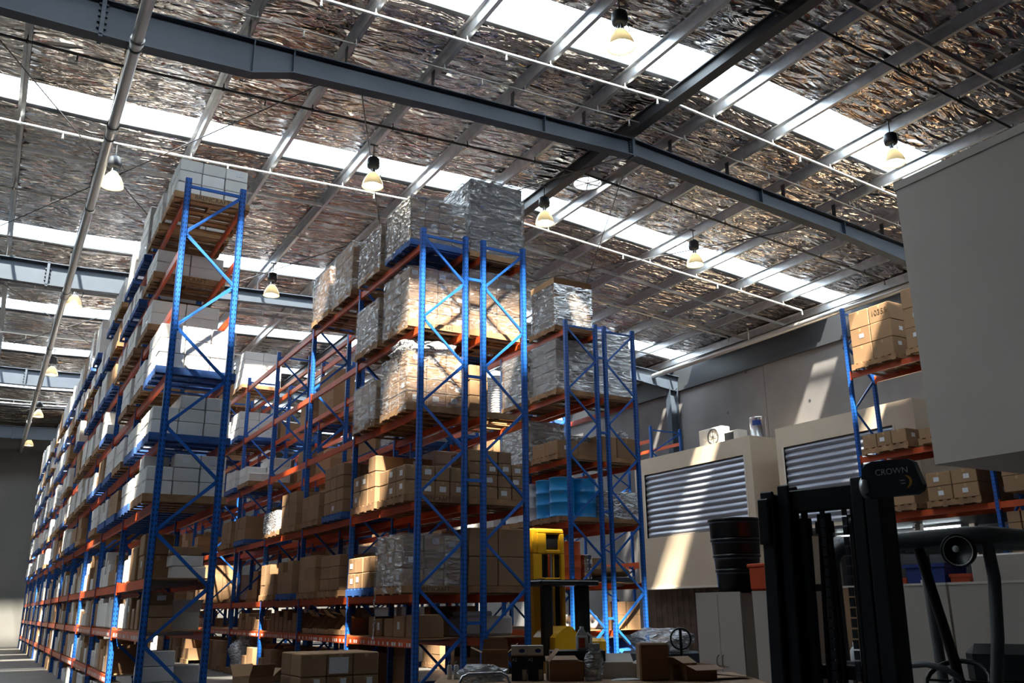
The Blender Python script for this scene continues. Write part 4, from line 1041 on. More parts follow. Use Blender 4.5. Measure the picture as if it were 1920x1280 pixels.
# shelf boxes (open, flaps up) on the centre rack's lowest level
zs = lv('centre', 1) + .024
def pick_carton(label, loc, dx, dy, dz, rz, fa):
    """carton with a cut-away front facing the aisle (-x) and one flap standing up"""
    t = thing('open_carton', label, 'open carton', loc, rz, 'open cartons on the ticketed shelf'); wl = .006
    b = MB(); b.box(0, dx, -dy / 2, dy / 2, 0, wl); b.box(dx - wl, dx, -dy / 2, dy / 2, wl, dz); b.box(0, wl, -dy / 2, dy / 2, wl, dz * .28)
    for sy in (-1, 1):
        y0, y1 = sorted((sy * dy / 2, sy * (dy / 2 - wl)))
        b.prism([(wl, wl), (dx - wl, wl), (dx - wl, dz), (dx * .42, dz), (wl, dz * .28)], y0, y1, 'y')
    b.box(dx * .42, dx - wl, -dy / 2 + wl, dy / 2 - wl, dz - wl, dz); obj('carton_body', b, M['brown'], t)
    b = MB(); L_ = .16; b.bar((dx * .42, 0, dz), (dx * .42 - L_ * math.cos(fa), 0, dz + L_ * math.sin(fa)), dy - .02, .004); obj('flap', b, M['brown'], t)
    return t
n_ = 0
for q in range(9):
    yy = 16.85 + q * .33
    if 16.4 < yy < 16.75 or 19.4 < yy < 19.8: continue
    pick_carton('open-fronted brown carton with flap up, %s along the ticketed shelf' % FST[n_], (5.99, yy, zs), .45, .3, .3 + .03 * (q % 3), rnd.uniform(-.06, .06), (.5, .9, .3)[q % 3]); n_ += 1
for q, (yy, dy_, dz, dx_) in enumerate(((13.85, .4, .36, .5), (14.35, .45, .34, .5), (14.85, .4, .3, .45), (15.35, .3, .3, .4), (15.7, .25, .33, .4))):
    crate_o = tag(link('brown_carton', carton_mesh(dx_, dy_, dz, 'brown'), None, (6.3, yy, zs), 0), 'brown carton, %s from the front on the ticketed shelf, centre rack' % FST[q], 'carton', 'cartons on the ticketed shelf')
    if q % 2: sticker(crate_o, dx_, dy_, dz, 'side', .1, .12)
for q in range(16):
    yy = 19.75 + q * .34; dz = rnd.choice((.25, .32, .4, .45)); dx_ = .38
    if abs((yy - 13.55) % 3.03) < .2 or abs((yy - 13.55) % 3.03 - 3.03) < .2: continue
    tag(link('brown_carton', carton_mesh(.38, .3, dz, 'brown'), None, (6.22, yy, zs)), 'brown carton further back on the ticketed shelf, %s along' % FST[q], 'carton', 'cartons on the ticketed shelf')
# floor loads below the centre rack
for q, (bay, sl, nm) in enumerate(((1, 0, 'brown'), (2, 1, 'brown'), (3, 0, 'brown'))):
    cx, cy = slot('centre', bay, sl)
    tag(link('timber_pallet', pallet_mesh('timber'), None, (cx, cy, 0)), 'timber pallet on the floor, %s bay, centre rack' % NTH[bay], 'pallet', 'timber pallets')
    for k, (ox, oy, dx_, dy_, dz) in enumerate(((-.25, -.2, .5, .6, .55), (-.25, .38, .5, .4, .35), (.3, 0, .5, .9, .6))):
        tag(link('brown_carton', carton_mesh(dx_, dy_, dz, 'brown'), None, (cx + ox, cy + oy, PD)), '%s brown carton on the floor pallet, %s bay, centre rack' % (('large left', 'small left', 'large right')[k], NTH[bay]), 'carton', 'floor cartons under the centre rack')
cx, cy = slot('centre', 3, 1)
tag(link('timber_pallet', pallet_mesh('timber'), None, (cx, cy, 0)), 'timber pallet under the grey wrapped bundle on the floor', 'pallet', 'timber pallets')
lump('wrapped_bundle', 'grey film-wrapped bundle on a floor pallet under the centre rack', 'bundle', (cx - .05, cy, PD), .5, .5, .5, M['milkfilm'], 23)
cx, cy = slot('centre-right', 0, 0)
open_carton('open_carton', 'large brown carton with one flap up on the floor, centre-right rack end', (cx - .1, cy, 0), .6, .6, .75, M['brown'], 0, (1.4, 1.6, None, None))
b = MB(); b.cbox(-.48, .48, -.3, .3, 0, .32, .04); b.cbox(-.42, .1, -.25, .25, .32, .4, .02)
tag(obj('white_appliance', b, [M['white_enamel']], None, (cx - .05, cy, lv('centre-right', 1) + .024)), 'white boxy appliance casing on the lowest shelf, centre-right rack end', 'appliance')

# ------------------------------------------------------------------ load standing in the aisle
tag(link('timber_pallet', pallet_mesh('timber'), None, (4.2, 12.35, 0)), 'timber pallet under the aisle stack left of the centre rack', 'pallet', 'timber pallets')
for k in range(3):
    for i in range(3):
        for j in range(2):
            if k < 2 and j == 1 and i > 0: continue
            dx_, dy_, dz = .353, .43, .283
            o = tag(link('brown_carton', carton_mesh(dx_, dy_, dz, 'brown'), None, (3.86 + i * .355, 12.1 + j * .435, PD + k * .284), rnd.uniform(-.01, .01)),
                    'brown carton in the aisle stack, %s layer, %s across, %s row' % (('bottom', 'middle', 'top')[k], FST[i], ('front', 'back')[j]), 'carton', 'cartons of the aisle stack')
            if j == 0 and k == 1: sticker(o, dx_, dy_, dz, 'front', .08, .1, .05, .72)
            if j == 0 and k == 2 and i == 1: sticker(o, dx_, dy_, dz, 'front', .26, .2, -.02, .45)['label'] = 'large white printed sheet'
open_carton('open_carton', 'open brown carton with raised flap left of the aisle stack', (3.25, 12.5, 0), .35, .4, .7, M['brown'], .3, (1.2, 1.0, None, .6))

# ------------------------------------------------------------------ shutter rooms on the right
def shutter_room(name, label, x0, x1, y0, y1, z0, z1, oy0, oy1, oz0, oz1):
    t = thing(name, label, 'shutter room', (x0, y0, 0))
    X = lambda v: v - x0
    b = MB(); th = .12
    b.box(0, th, 0, y1 - y0, oz1, z1); b.box(0, th, 0, y1 - y0, z0, oz0); b.box(0, th, 0, oy0 - y0, oz0, oz1); b.box(0, th, oy1 - y0, y1 - y0, oz0, oz1)
    b.box(th, x1 - x0, 0, th, z0, z1); b.box(th, x1 - x0, y1 - y0 - th, y1 - y0, z0, z1)
    b.box(th, x1 - x0, th, y1 - y0 - th, z1 - .08, z1 - .005); b.box(th, x1 - x0, th, y1 - y0 - th, z0, z0 + .1)
    obj('wall_lining', b, M['cream'], t)
    b = MB(); b.box(-.03, -.001, -.02, y1 - y0 + .02, z0 - .04, z0 + .025); obj('bottom_trim', b, M['offwhite'], t)
    # roller shutter: one curtain of curved slats
    b = MB(); n = int((oz1 - oz0) / .17); prof = []
    for i in range(n):
        za = oz0 + (oz1 - oz0) * i / n; hh = (oz1 - oz0) / n
        for q in range(7):
            a = q / 6; prof.append((.075 - .045 * math.sin(PI * a) ** .8, za + hh * a * .94))
    vs = []; ya, yb = oy0 - y0, oy1 - y0
    for (xx, zz) in prof: vs += [(xx, ya, zz), (xx, yb, zz)]
    b.add(vs, [(2 * i, 2 * i + 1, 2 * i + 3, 2 * i + 2) for i in range(len(prof) - 1)], 0, True)
    obj('roller_curtain', b, M['roller'], t)
    b = MB(); b.box(-.012, .1, ya - .05, ya, oz0, oz1); b.box(-.012, .1, yb, yb + .05, oz0, oz1); obj('guide_rail', b, M['offwhite'], t)
    return t
shutter_room('shutter_room', 'cream room with grey roller shutter, nearer the drum rack', 18.0, 21.45, 18.15, 23.4, 2.1, 6.08, 18.45, 22.9, 3.6, 5.58)
shutter_room('shutter_room', 'cream room with roller shutter partly behind the wall rack and lift truck', 18.0, 21.45, 12.95, 17.2, 3.4, 6.08, 13.55, 16.95, 3.48, 5.55)
b = MB(); b.box(18.3, 18.4, 17.0, 23.4, 0, 2.05)
for q in range(24): b.box(18.292, 18.3, 17.05 + q * .26, 17.07 + q * .26, 0, 2.05)
tag(obj('timber_lining', b, M['timberwall']), 'dark timber lining below the first shutter room', 'wall lining')
# undercroft of second room: posts, back wall and soffit extended to read black, tubes
b = MB(); b.box(19.9, 20.0, 4.0, 17.1, 0, 3.29); tag(obj('store_partition', b, M['darksteel']), 'dark back partition beneath the second shutter room', 'partition')
b = MB(); b.box(17.75, 20.9, 4.0, 17.15, 3.295, 3.37); tag(obj('store_soffit', b, M['darksteel']), 'dark underside panel beneath the second shutter room', 'soffit')
for q, (x, y) in enumerate(((18.4, 15.35), (18.4, 13.5), (19.5, 12.9))):
    b = MB(); b.cbox(x - .07, x + .07, y - .07, y + .07, .015, 3.29, .01); b.box(x - .12, x + .12, y - .12, y + .12, 0, .015)
    tag(obj('support_post', b, M['cream']), 'cream support post under the second shutter room, %s from the far end' % FST[q], 'post', 'cream support posts')
for q, (x, y) in enumerate(((18.9, 15.7), (18.9, 13.4), (19.4, 14.4))):
    t = thing('fluorescent_ceiling_light', 'lit fluorescent tube light under the second shutter room, %s' % ('behind the mast gap', 'brightest, right of the mast', 'small, further back')[q], 'light', (x, y, 3.29), 0, 'fluorescent lights under the room')
    b = MB(); b.cbox(-.05, .05, -.62, .62, -.06, -.005, .01); obj('light_housing', b, M['white_enamel'], t)
    b = MB(); b.tube([(0, -.57, -.085), (0, .57, -.085)], .02, 10); obj('fluorescent_tube', b, M['tube'], t)
# on the first room's roof
def aircon(loc, w, label):
    t = thing('aircon_unit', label, 'air conditioner', loc)
    b = MB(); b.cbox(-.17, .17, -w / 2, w / 2, .03, .58, .02); b.box(-.14, .14, -w / 2 + .1, -w / 2 + .16, 0, .03); b.box(-.14, .14, w / 2 - .16, w / 2 - .1, 0, .03); obj('casing', b, M['acwhite'], t)
    b = MB(); b.lathe([(.23, 0), (.25, -.012), (.21, -.02), (.2, 0)], 24, (-.172, -w * .14, .3), axis='x')
    for q in range(4): b.bar((-.185, -w * .14 - .2 * math.cos(q * PI / 4), .3 - .2 * math.sin(q * PI / 4)), (-.185, -w * .14 + .2 * math.cos(q * PI / 4), .3 + .2 * math.sin(q * PI / 4)), .008, .008)
    obj('fan_grille', b, M['darksteel'], t)
aircon((18.55, 20.15, 6.076), 1.0, 'beige air-conditioner unit on top of the first shutter room')
t = thing('small_appliance', 'small dark-fronted box beside the beige air conditioner on the shutter room', 'appliance', (18.5, 19.2, 6.076))
b = MB(); b.cbox(-.18, .18, -.3, .3, 0, .34, .015); obj('casing', b, M['acwhite'], t)
b = MB(); b.box(-.185, -.181, -.1, .27, .04, .3); obj('dark_front', b, M['dark'], t)
t = thing('metal_canister', 'shiny metal canister standing on the corner of the first shutter room', 'canister', (18.62, 18.42, 6.076))
b = MB(); b.lathe([(0, 0), (.22, 0), (.225, .02), (.22, .04), (.22, .56), (.226, .58), (.22, .6), (.19, .61), (0, .61)], 30); obj('canister_body', b, M['stainless'], t)
b = MB(); b.lathe([(.222, .34), (.222, .5)], 12); 
vs = [(.2225 * math.cos(a), .2225 * math.sin(a), z_) for a in [PI + .1 + k * .14 for k in range(9)] for z_ in (.36, .5)]
b = MB(); b.add(vs, [(2 * i, 2 * i + 2, 2 * i + 3, 2 * i + 1) for i in range(8)], 0, True); obj('blue_label', b, M['tubblue'], t)['label'] = 'blue printed label'

# ------------------------------------------------------------------ overhead room (mezzanine) near right
b = MB(); x0, y1, z0, z1 = 9.03, 6.32, 3.0, 6.42
b.box(x0, 14.0, YN, y1, z0, z1); b.box(x0 - .015, x0, YN, y1 + .012, z1 - .09, z1 + .01); b.box(x0 - .012, 14, y1, y1 + .012, z1 - .09, z1 + .01)
struct('wall_office', b, [M['offwhite']], 'white overhead room hanging at the right edge')

# ------------------------------------------------------------------ cabinets and partitions
def cabinet(y0, y1, x0, label, h=1.71):
    t = thing('storage_cabinet', label, 'cabinet', (x0, (y0 + y1) / 2, 0), 0, 'beige storage cabinets'); w = y1 - y0
    b = MB(); b.box(.02, .45, -w / 2, w / 2, .03, h); b.box(.0, .45, -w / 2, w / 2, h - .02, h); b.box(.03, .44, -w / 2 + .01, w / 2 - .01, 0, .03); obj('cabinet_body', b, M['cabinet'], t)
    for s in (-1, 1):
        b = MB(); ya, yb = (-w / 2 + .006, -.003) if s < 0 else (.003, w / 2 - .006); b.box(0, .02, ya, yb, .08, h - .025); d = obj('cabinet_door', b, M['cabinet'], t)
        b = MB(); hy = s * .04
        b.tube([(-.002, hy, .72), (-.03, hy + s * .012, .75), (-.036, hy + s * .018, .8), (-.03, hy + s * .012, .85), (-.002, hy, .88)], .006, 8); obj('door_handle', b, M['dark'], d)
cabinet(9.5, 10.42, 9.0, 'beige two-door cabinet under the black stacked tubs')
cabinet(8.36, 9.28, 9.0, 'beige two-door cabinet under the red tub, partly behind the lift mast')
def tubstack(loc):
    z = 0
    for q, h in enumerate((.31, .2, .22, .28)):
        t = thing('black_tub', 'round black plastic tub, %s of the stack on the cabinet' % ('lowest', 'second', 'third', 'topmost')[q], 'tub', (loc[0], loc[1], loc[2] + z), 0, 'black tubs stacked on the cabinet')
        b = MB(); r0 = .29 + .02 * q; b.lathe([(0, 0), (r0 - .02, 0), (r0, .015), (r0 + .008, h - .04), (r0 + .025, h - .035), (r0 + .025, h - .002), (r0 - .02, h - .002), (0, h - .004)], 30); obj('tub_body', b, M['dark'], t)
        b = MB(); b.lathe([(r0 + .006, h - .075), (r0 + .0085, h - .075), (r0 + .0095, h - .048), (r0 + .007, h - .048)], 30); obj('clear_band', b, M['steel'], t)['label'] = 'dull grey band'
        z += h
tubstack((9.33, 9.86, 1.712))
t = thing('red_tub', 'red-orange plastic tub on the cabinet beside the black tubs', 'tub', (9.22, 9.0, 1.712))
b = MB(); b.cbox(-.2, .2, -.34, .34, 0, .35, .03); b.cbox(-.215, .215, -.355, .355, .3, .355, .015); obj('tub_body', b, M['red'], t)
b = MB(); b.box(-.2025, -.2, -.2, -.1, .14, .22); obj('embossed_mark', b, M['drumorange'], t)
def partition(y0, y1, label, m, h=1.72):
    t = thing('partition_panel', label, 'partition', (9.25, (y0 + y1) / 2, 0), 0, 'low partition panels'); w = y1 - y0
    b = MB(); b.box(0, .04, -w / 2 + .005, w / 2 - .005, .08, h); obj('panel', b, m, t)
    b = MB(); b.box(-.008, .048, -w / 2, w / 2, h, h + .025); obj('top_rail', b, M['offwhite'], t)
    for s in (-1, 1):
        b = MB(); b.box(-.15, .19, s * (w / 2 - .06) - .02, s * (w / 2 - .06) + .02, 0, .08); obj('foot', b, M['darksteel'], t)
partition(7.3, 7.98, 'brown partition panel seen between the two lift mast channels', M['brown'])
partition(6.55, 7.28, 'cream partition panel just right of the lift mast', M['cabinet'])
partition(5.6, 6.53, 'cream partition panel below the blue tub', M['cabinet'])
partition(4.7, 5.58, 'cream partition panel behind the overhead-guard pillar', M['cabinet'])
b = MB(); b.box(8.95, 9.2, 7.4, 7.9, .84, .88); b.box(8.97, 9.0, 7.42, 7.46, 0, .84); b.box(8.97, 9.0, 7.84, 7.88, 0, .84); b.box(9.15, 9.18, 7.42, 7.46, 0, .84); b.box(9.15, 9.18, 7.84, 7.88, 0, .84)
tag(obj('side_table', b, M['darksteel']), 'small dark table in front of the brown partition', 'table')
for q in range(2):
    t = thing('white_bottle', 'white plastic bottle on the dark table, %s of two' % ('left', 'right')[q], 'bottle', (9.06, 7.72 - q * .17, .88), 0, 'white bottles by the brown partition')
    b = MB(); b.lathe([(0, 0), (.06, 0), (.065, .01), (.065, .12), (.04, .16), (.022, .17), (.022, .19), (0, .19)], 18); obj('bottle_body', b, M['white_enamel'], t)
    b = MB(); b.lathe([(.026, .175), (.026, .215), (0, .215)], 14); obj('bottle_cap', b, M['white_enamel'], t)
# counter behind the partitions carrying tubs
b = MB(); b.box(9.5, 10.1, 4.75, 7.7, 1.5, 1.54)
for (x, y) in ((9.55, 4.8), (10.05, 4.8), (9.55, 7.65), (10.05, 7.65)): b.box(x - .03, x + .03, y - .03, y + .03, 0, 1.5)
tag(obj('tall_counter', b, M['board']), 'tall timber counter behind the cream partitions', 'counter')
t = thing('blue_tub', 'dark blue plastic tub on the counter behind the cream partition', 'tub', (9.76, 7.02, 1.54))
b = MB(); b.prism([(-.23, 0), (.23, 0), (.26, .42), (-.26, .42)], -.2, .2, 'x'); b.box(-.22, .22, -.28, .28, .39, .43); obj('tub_body', b, M['tubblue'], t)
b = MB(); b.box(-.205, -.201, -.07, .07, .12, .25); obj('tub_label', b, M['paper'], t)
for q, (y, h) in enumerate(((7.44, .28), (6.62, .3))):
    b = MB(); b.prism([(-.1, 0), (.1, 0), (.12, h), (-.12, h)], -.15, .15, 'x'); b.box(-.16, .16, -.13, .13, h - .03, h + .005)
    tag(obj('orange_bin', b, M['red'], None, (9.76, y, 1.54)), 'small orange bin %s of the dark blue tub' % ('left', 'right')[q], 'bin', 'orange bins beside the blue tub')
b = MB(); b.cbox(-.2, .2, -.35, .35, 0, .5, .02); tag(obj('grey_box', b, M['cabinet'], None, (9.78, 6.1, 1.54)), 'plain grey-beige box behind the headlight', 'box')
# ------------------------------------------------------------------ dark lift truck, near right
T = thing('lift_truck', 'dark grey counterbalance lift truck with raised mast at lower right', 'forklift', (3.71, 3.28, 0), math.radians(-75))
def prt(name, b, m, parent=None, label=None):
    o = obj(name, b, m, parent or T)
    if label: o['label'] = label
    return o
TILT = lambda z: .05 * (z - .3)        # mast leans back slightly
def mbar(b, x0, x1, y0, y1, z0, z1, mi=0):
    k = len(b.v); b.cbox(x0, x1, y0, y1, z0, z1, .006, mi)
    for i in range(k, len(b.v)): v = b.v[i]; b.v[i] = (v[0], v[1] + TILT(v[2]), v[2])
for s, x0, nm in ((-1, -.345, 'left'), (1, .235, 'right')):
    b = MB(); xa, xb = (x0, x0 + .075)
    mbar(b, xa, xb, -.09, -.065, .1, 2.10 if s < 0 else 2.13); mbar(b, xa, xb, .065, .09, .1, 2.10); mbar(b, xa if s < 0 else xb - .02, xa + .02 if s < 0 else xb, -.065, .065, .1, 2.10)
    prt('outer_channel', b, M['forkdark'])
    b = MB(); xi = x0 + .085 if s < 0 else x0 - .085
    mbar(b, xi, xi + .065, -.055, -.035, .12, 2.13); mbar(b, xi, xi + .065, .035, .055, .12, 2.13); mbar(b, xi if s < 0 else xi + .047, xi + .018 if s < 0 else xi + .065, -.035, .035, .12, 2.13)
    prt('inner_channel', b, M['forkdark'])
    b = MB(); xc = -.155 if s < 0 else .118
    b.tube([(xc, .03 + TILT(.2), .2), (xc, .03 + TILT(1.95), 1.95)], .03, 12); b.tube([(xc, .03 + TILT(1.95), 1.95), (xc, .03 + TILT(2.06), 2.06)], .018, 10)
    b.lathe([(.03, 1.86), (.036, 1.86), (.036, 1.95), (.03, 1.95)], 12, (xc, .03 + TILT(1.9), 0)); prt('lift_cylinder', b, M['steel'] if s < 0 else M['dark'])
for a_ in ((-.27, .24, -.03, .03, 1.98, 2.10), (-.3, .27, .07, .11, 1.15, 1.22), (-.3, .27, .07, .11, .3, .42)):
    b = MB(); mbar(b, *a_); prt('cross_member', b, M['dark'])
b = MB(); mbar(b, -.35, -.285, -.115, -.09, 1.82, 2.06); prt('roller_bracket', b, M['dark'])
for q, xc in enumerate((-.09, -.07, -.045, -.02)):
    b = MB(); b.tube([(xc, .05 + TILT(z_) + .015 * math.sin(z_ * 4 + q), z_) for z_ in (.35, .8, 1.2, 1.5, 1.8, 1.97)], .012, 8)
    b.lathe([(.016, -.03), (.018, 0), (.016, .03)], 8, (xc, .05 + TILT(1.9), 1.9)); prt('hydraulic_hose', b, M['rubber'])
for s in (-1, 1):
    b = MB(); x = s * .06 + .02
    for q in range(30): b.box(x - .012, x + .012, .0 + TILT(.5 + q * .05), .012 + TILT(.5 + q * .05), .5 + q * .05, .542 + q * .05)
    prt('lift_chain', b, M['darksteel'])
# rounded cover with lettering on the right channel head
b = MB(); pl = [(.0, -.15), (.215, -.15), (.245, -.135), (.255, -.11), (.225, .0), (.2, .015), (.03, .02), (.0, .01), (-.02, -.01), (-.03, -.06), (-.02, -.13)]
b.prism([(x + .335, z_ + 2.145) for x, z_ in pl], -.17, -.12, 'y'); cov = prt('head_cover', b, M['forkdark'])
tm = text_mesh('CROWN', .04, .001, 'white_lettering'); tm.materials.append(M['concwhite'])
o = link('white_lettering', tm, cov, (.455, -.1712, 2.108)); o.rotation_euler = (PI / 2, 0, 0); o['label'] = 'white block lettering'
b = MB(); n = 20; vs = []
for i in range(n + 1):
    a = -PI * .48 + PI * .98 * i / n; th = .011 * math.sin(PI * i / n) ** .6 + .001
    vs += [(.515 + .03 * math.cos(a), -.1705, 2.055 + .03 * math.sin(a)), (.515 + (.03 - th) * math.cos(a), -.1705, 2.055 + (.03 - th) * math.sin(a))]
b.add(vs, [(2 * i, 2 * i + 2, 2 * i + 3, 2 * i + 1) for i in range(n)]); o = obj('crescent_emblem', b, M['amber'], cov); o['label'] = 'amber crescent emblem'
b = MB(); b.box(.49, .512, -.1708, -.1702, 2.06, 2.064); b.box(.493, .514, -.1708, -.1702, 2.046, 2.05); obj('emblem_strokes', b, M['concwhite'], cov)
b = MB(); b.lathe([(.03, -.02), (.05, -.02), (.055, .0), (.05, .02), (.03, .02)], 20, (.315, -.13, 2.05), axis='x'); prt('chain_pulley', b, M['galv'])
# overhead guard
GZ = 1.84
b = MB(); 
b.tube([(-.37, .8, GZ - .35), (-.37, .8, GZ - .1), (-.34, .8, GZ - .03), (-.27, .8, GZ + .01), (.4, .8, GZ + .02), (.48, .82, GZ + .02), (.52, .92, GZ + .02), (.53, 2.1, GZ + .05), (.47, 2.2, GZ + .05), (-.3, 2.2, GZ + .05), (-.37, 2.1, GZ + .05), (-.37, 1.0, GZ + .02), (-.33, .85, GZ + .02), (-.27, .8, GZ + .01)], .048, 12)
prt('guard_hoop', b, M['guard'])
for q in range(6):
    b = MB(); y = .98 + q * .2; b.bar((-.36, y, GZ + .035), (.52, y, GZ + .035), .1, .014, 0, (0, .5, 1)); prt('guard_slat', b, M['guard'])
b = MB(); b.tube([(.5, .84, GZ - .02), (.515, .82, GZ - .2), (.5, .78, GZ - .5), (.45, .74, .98), (.44, .73, .8)], .032, 12); prt('guard_pillar', b, M['guard'])
b = MB(); b.tube([(.12, .88, GZ - .03), (.17, .88, GZ - .3), (.24, .86, 1.2), (.27, .86, .9)], .028, 10); prt('guard_pillar', b, M['dark'])
b = MB(); b.tube([(-.37, .8, GZ - .35), (-.37, .78, .9)], .032, 10); prt('guard_pillar', b, M['guard'])
b = MB(); b.tube([(.5, 2.15, GZ), (.5, 2.2, .9)], .035, 10); prt('guard_pillar', b, M['guard']); b = MB(); b.tube([(-.35, 2.15, GZ), (-.35, 2.2, .9)], .035, 10); prt('guard_pillar', b, M['guard'])
# headlight
hl = None
b = MB(); b.lathe([(0, .1), (.05, .09), (.08, .05), (.088, 0), (.088, -.012), (.08, -.012), (.078, -.002), (0, -.002)], 24, (.385, .73, GZ - .06), axis='y'); b.bar((.385, .8, GZ - .05), (.385, .8, GZ + .02), .04, .02); hl = prt('headlight', b, M['dark'])
b = MB(); b.lathe([(0, .02), (.04, .016), (.07, .002), (.078, -.01)], 22, (.385, .73, GZ - .06), axis='y'); obj('headlight_reflector', b, M['reflector'], hl)
b = MB(); b.lathe([(0, -.004), (.018, -.002), (.02, .012)], 16, (.375, .73, GZ - .05), axis='y'); obj('headlight_bulb', b, M['paper'], hl)  # bulb in paper white, standing in for the reflected skylight
# body, seat, steering, wheels and forks
b = MB(); b.cbox(-.5, .5, .45, .75, .25, .98, .06); b.cbox(-.5, .5, .75, 1.3, .25, .5, .05); b.cbox(-.52, .52, 1.3, 2.45, .25, .95, .1); prt('truck_body', b, M['forkdark'])
b = MB(); b.cbox(-.06, .44, 1.42, 1.9, .95, 1.05, .04); k = len(b.v); b.cbox(-.06, .5, 1.8, 1.93, 1.0, 1.27, .06); prt('driver_seat', b, M['seat'])
b = MB(); b.tube([(.17 + .17 * math.cos(a), 1.05 + .11 * math.sin(a) , 1.1 + .1 * math.sin(a)) for a in [2 * PI * k / 20 for k in range(21)]], .014, 8, 0, False)
b.tube([(.17, .85, .95), (.17, 1.05, 1.1)], .03, 10); b.bar((.0, 1.05, 1.1), (.34, 1.05, 1.1), .03, .012); prt('steering_wheel', b, M['dark'])
b = MB(); b.tube([(.1, .6, 1.2), (.2, .58, 1.21), (.3, .57, 1.19), (.37, .57, 1.14), (.38, .58, 1.06), (.38, .6, .95)], .016, 10); prt('grab_handle', b, M['guard'])
for (x, y, rr) in ((-.45, .35, .28), (.45, .35, .28), (-.42, 2.0, .24), (.42, 2.0, .24)):
    b = MB(); b.lathe([(.1, -.09), (rr - .03, -.09), (rr, -.06), (rr, .06), (rr - .03, .09), (.1, .09)], 24, (x, y, rr), axis='x'); wh = prt('wheel', b, M['rubber'])
    b = MB(); b.lathe([(0, -.07), (.12, -.07), (.12, .07), (0, .07)], 16, (x, y, rr), axis='x'); obj('wheel_hub', b, M['steel'], wh)
b = MB(); mbar(b, -.4, .4, -.14, -.095, .3, .38); mbar(b, -.4, .4, -.14, -.095, .62, .7); prt('fork_carriage', b, M['dark'])
for s in (-1, 1):
    b = MB(); x = s * .2; b.box(x - .05, x + .05, -.18, -.14, .06, .7); b.box(x - .05, x + .05, -1.2, -.14, .06, .1); prt('fork', b, M['dark'])

# ------------------------------------------------------------------ yellow stacker in the aisle
S = thing('reach_truck', 'yellow stacker truck with black overhead guard in the aisle by the drums', 'stacker truck', (9.03, 15.0, 0)); S.scale = (1.06, 1.06, 1.04)
def sp(name, b, m, label=None):
    o = obj(name, b, m, S)
    if label: o['label'] = label
    return o
b = MB(); b.cbox(0, .2, 0, .3, .12, 2.42, .015); sp('mast_column', b, M['yellow'])
b = MB(); b.cbox(.6, .68, 0, .2, .12, 2.42, .012); sp('mast_column', b, M['yellow'])
b = MB(); b.cbox(0, .1, .0, .3, 2.42, 2.88, .03); b.cbox(.1, .68, .0, .3, 2.78, 2.88, .03); b.cbox(.1, .3, 0, .3, 2.42, 2.8, .02); b.cbox(.58, .68, 0, .3, 2.42, 2.8, .02); b.cbox(.28, .6, .0, .3, 2.42, 2.5, .02); sp('mast_head', b, M['yellow'])
b = MB(); b.cbox(.28, .6, .06, .26, 2.5, 2.78, .03); sp('head_window', b, M['dark'])
b = MB(); b.cbox(.2, .6, .02, .2, 1.93, 2.0, .01); b.cbox(.2, .6, .02, .2, .3, .4, .01); sp('mast_cross_bar', b, M['yellow'])
for x in (.26, .33, .52, .57):
    b = MB(); b.box(x - .022, x + .022, .06, .16, .15, 2.44); sp('mast_rail', b, M['dark'])
for x in (.42, .47):
    b = MB(); b.box(x - .013, x + .013, .05, .08, .3, 2.43); sp('lift_chain', b, M['yellow'] if x > .45 else M['galv'])
b = MB(); b.cbox(-.3, .9, -.75, -.005, 1.84, 1.93, .02)
for q in range(4): b.bar((-.2 + q * .32, -.7, 1.94), (-.2 + q * .32, -.03, 1.94), .04, .03)
sp('overhead_guard', b, M['dark'])
for (x, y, w_) in ((-.22, -.68, .13), (.52, -.6, .18)):
    b = MB(); b.cbox(x, x + w_ * 1.5, y, y + .1, .6, 1.84, .015); sp('guard_post', b, M['dark'])
b = MB(); b.prism([(-.1, .1), (.42, .1), (.42, .85), (.38, 1.0), (.25, 1.15), (.15, 1.17), (0, 1.08), (-.1, .98)], -.85, -.12, 'y'); sp('battery_cover', b, M['yellow'])
b = MB(); b.cbox(.43, .81, -.75, -.05, .1, .55, .03); b.cbox(.43, .81, -.2, -.05, .55, 1.0, .02); sp('driver_platform', b, M['darksteel'])
b = MB(); b.cbox(.82, 1.0, -.8, -.05, .1, .95, .05); sp('side_fairing', b, M['yellow'])
b = MB(); b.cbox(.45, .78, -.55, -.35, .95, 1.02, .02); b.tube([(.6, -.4, .5), (.6, -.42, .96)], .03, 8); b.lathe([(.0, 1.02), (.03, 1.03), (.035, 1.08), (0, 1.1)], 12, (.7, -.45, 0)); sp('control_console', b, M['dark'])
for s in (.1, .5):
    b = MB(); b.cbox(s, s + .12, .3, 1.4, .05, .13, .01); sp('support_leg', b, M['darksteel'])
for x in (.1, .6):
    b = MB(); b.lathe([(0, -.05), (.12, -.05), (.12, .05), (0, .05)], 18, (x + .1, -.5, .12), axis='x'); sp('wheel', b, M['rubber'])
b = MB()
# ------------------------------------------------------------------ packing bench with clutter (front edge along the camera's left-right)
BR = math.radians(-29.9)
BX, BY = 3.45 + .2 * math.cos(BR), 5.5 + .2 * math.sin(BR)
def bw(lx, ly, z): 
    return (BX + lx * math.cos(BR) - ly * math.sin(BR), BY + lx * math.sin(BR) + ly * math.cos(BR), z)
bench = thing('packing_bench', 'dark-topped packing bench along the bottom edge of the view', 'bench', (BX, BY, 0), BR)
b = MB(); b.cbox(-1.02, 1.25, -.32, 1.0, .98, 1.02, .006); obj('bench_top', b, M['board'], bench)
b = MB(); b.box(-1.02, 1.25, -.335, -.32, .975, 1.03); obj('edge_strip', b, M['timber'], bench)
for (x, y) in ((-.95, -.25), (1.18, -.25), (-.95, .92), (1.18, .92)):
    b = MB(); b.box(x - .04, x + .04, y - .04, y + .04, 0, .98); obj('leg', b, M['darksteel'], bench)
BZ = 1.0205
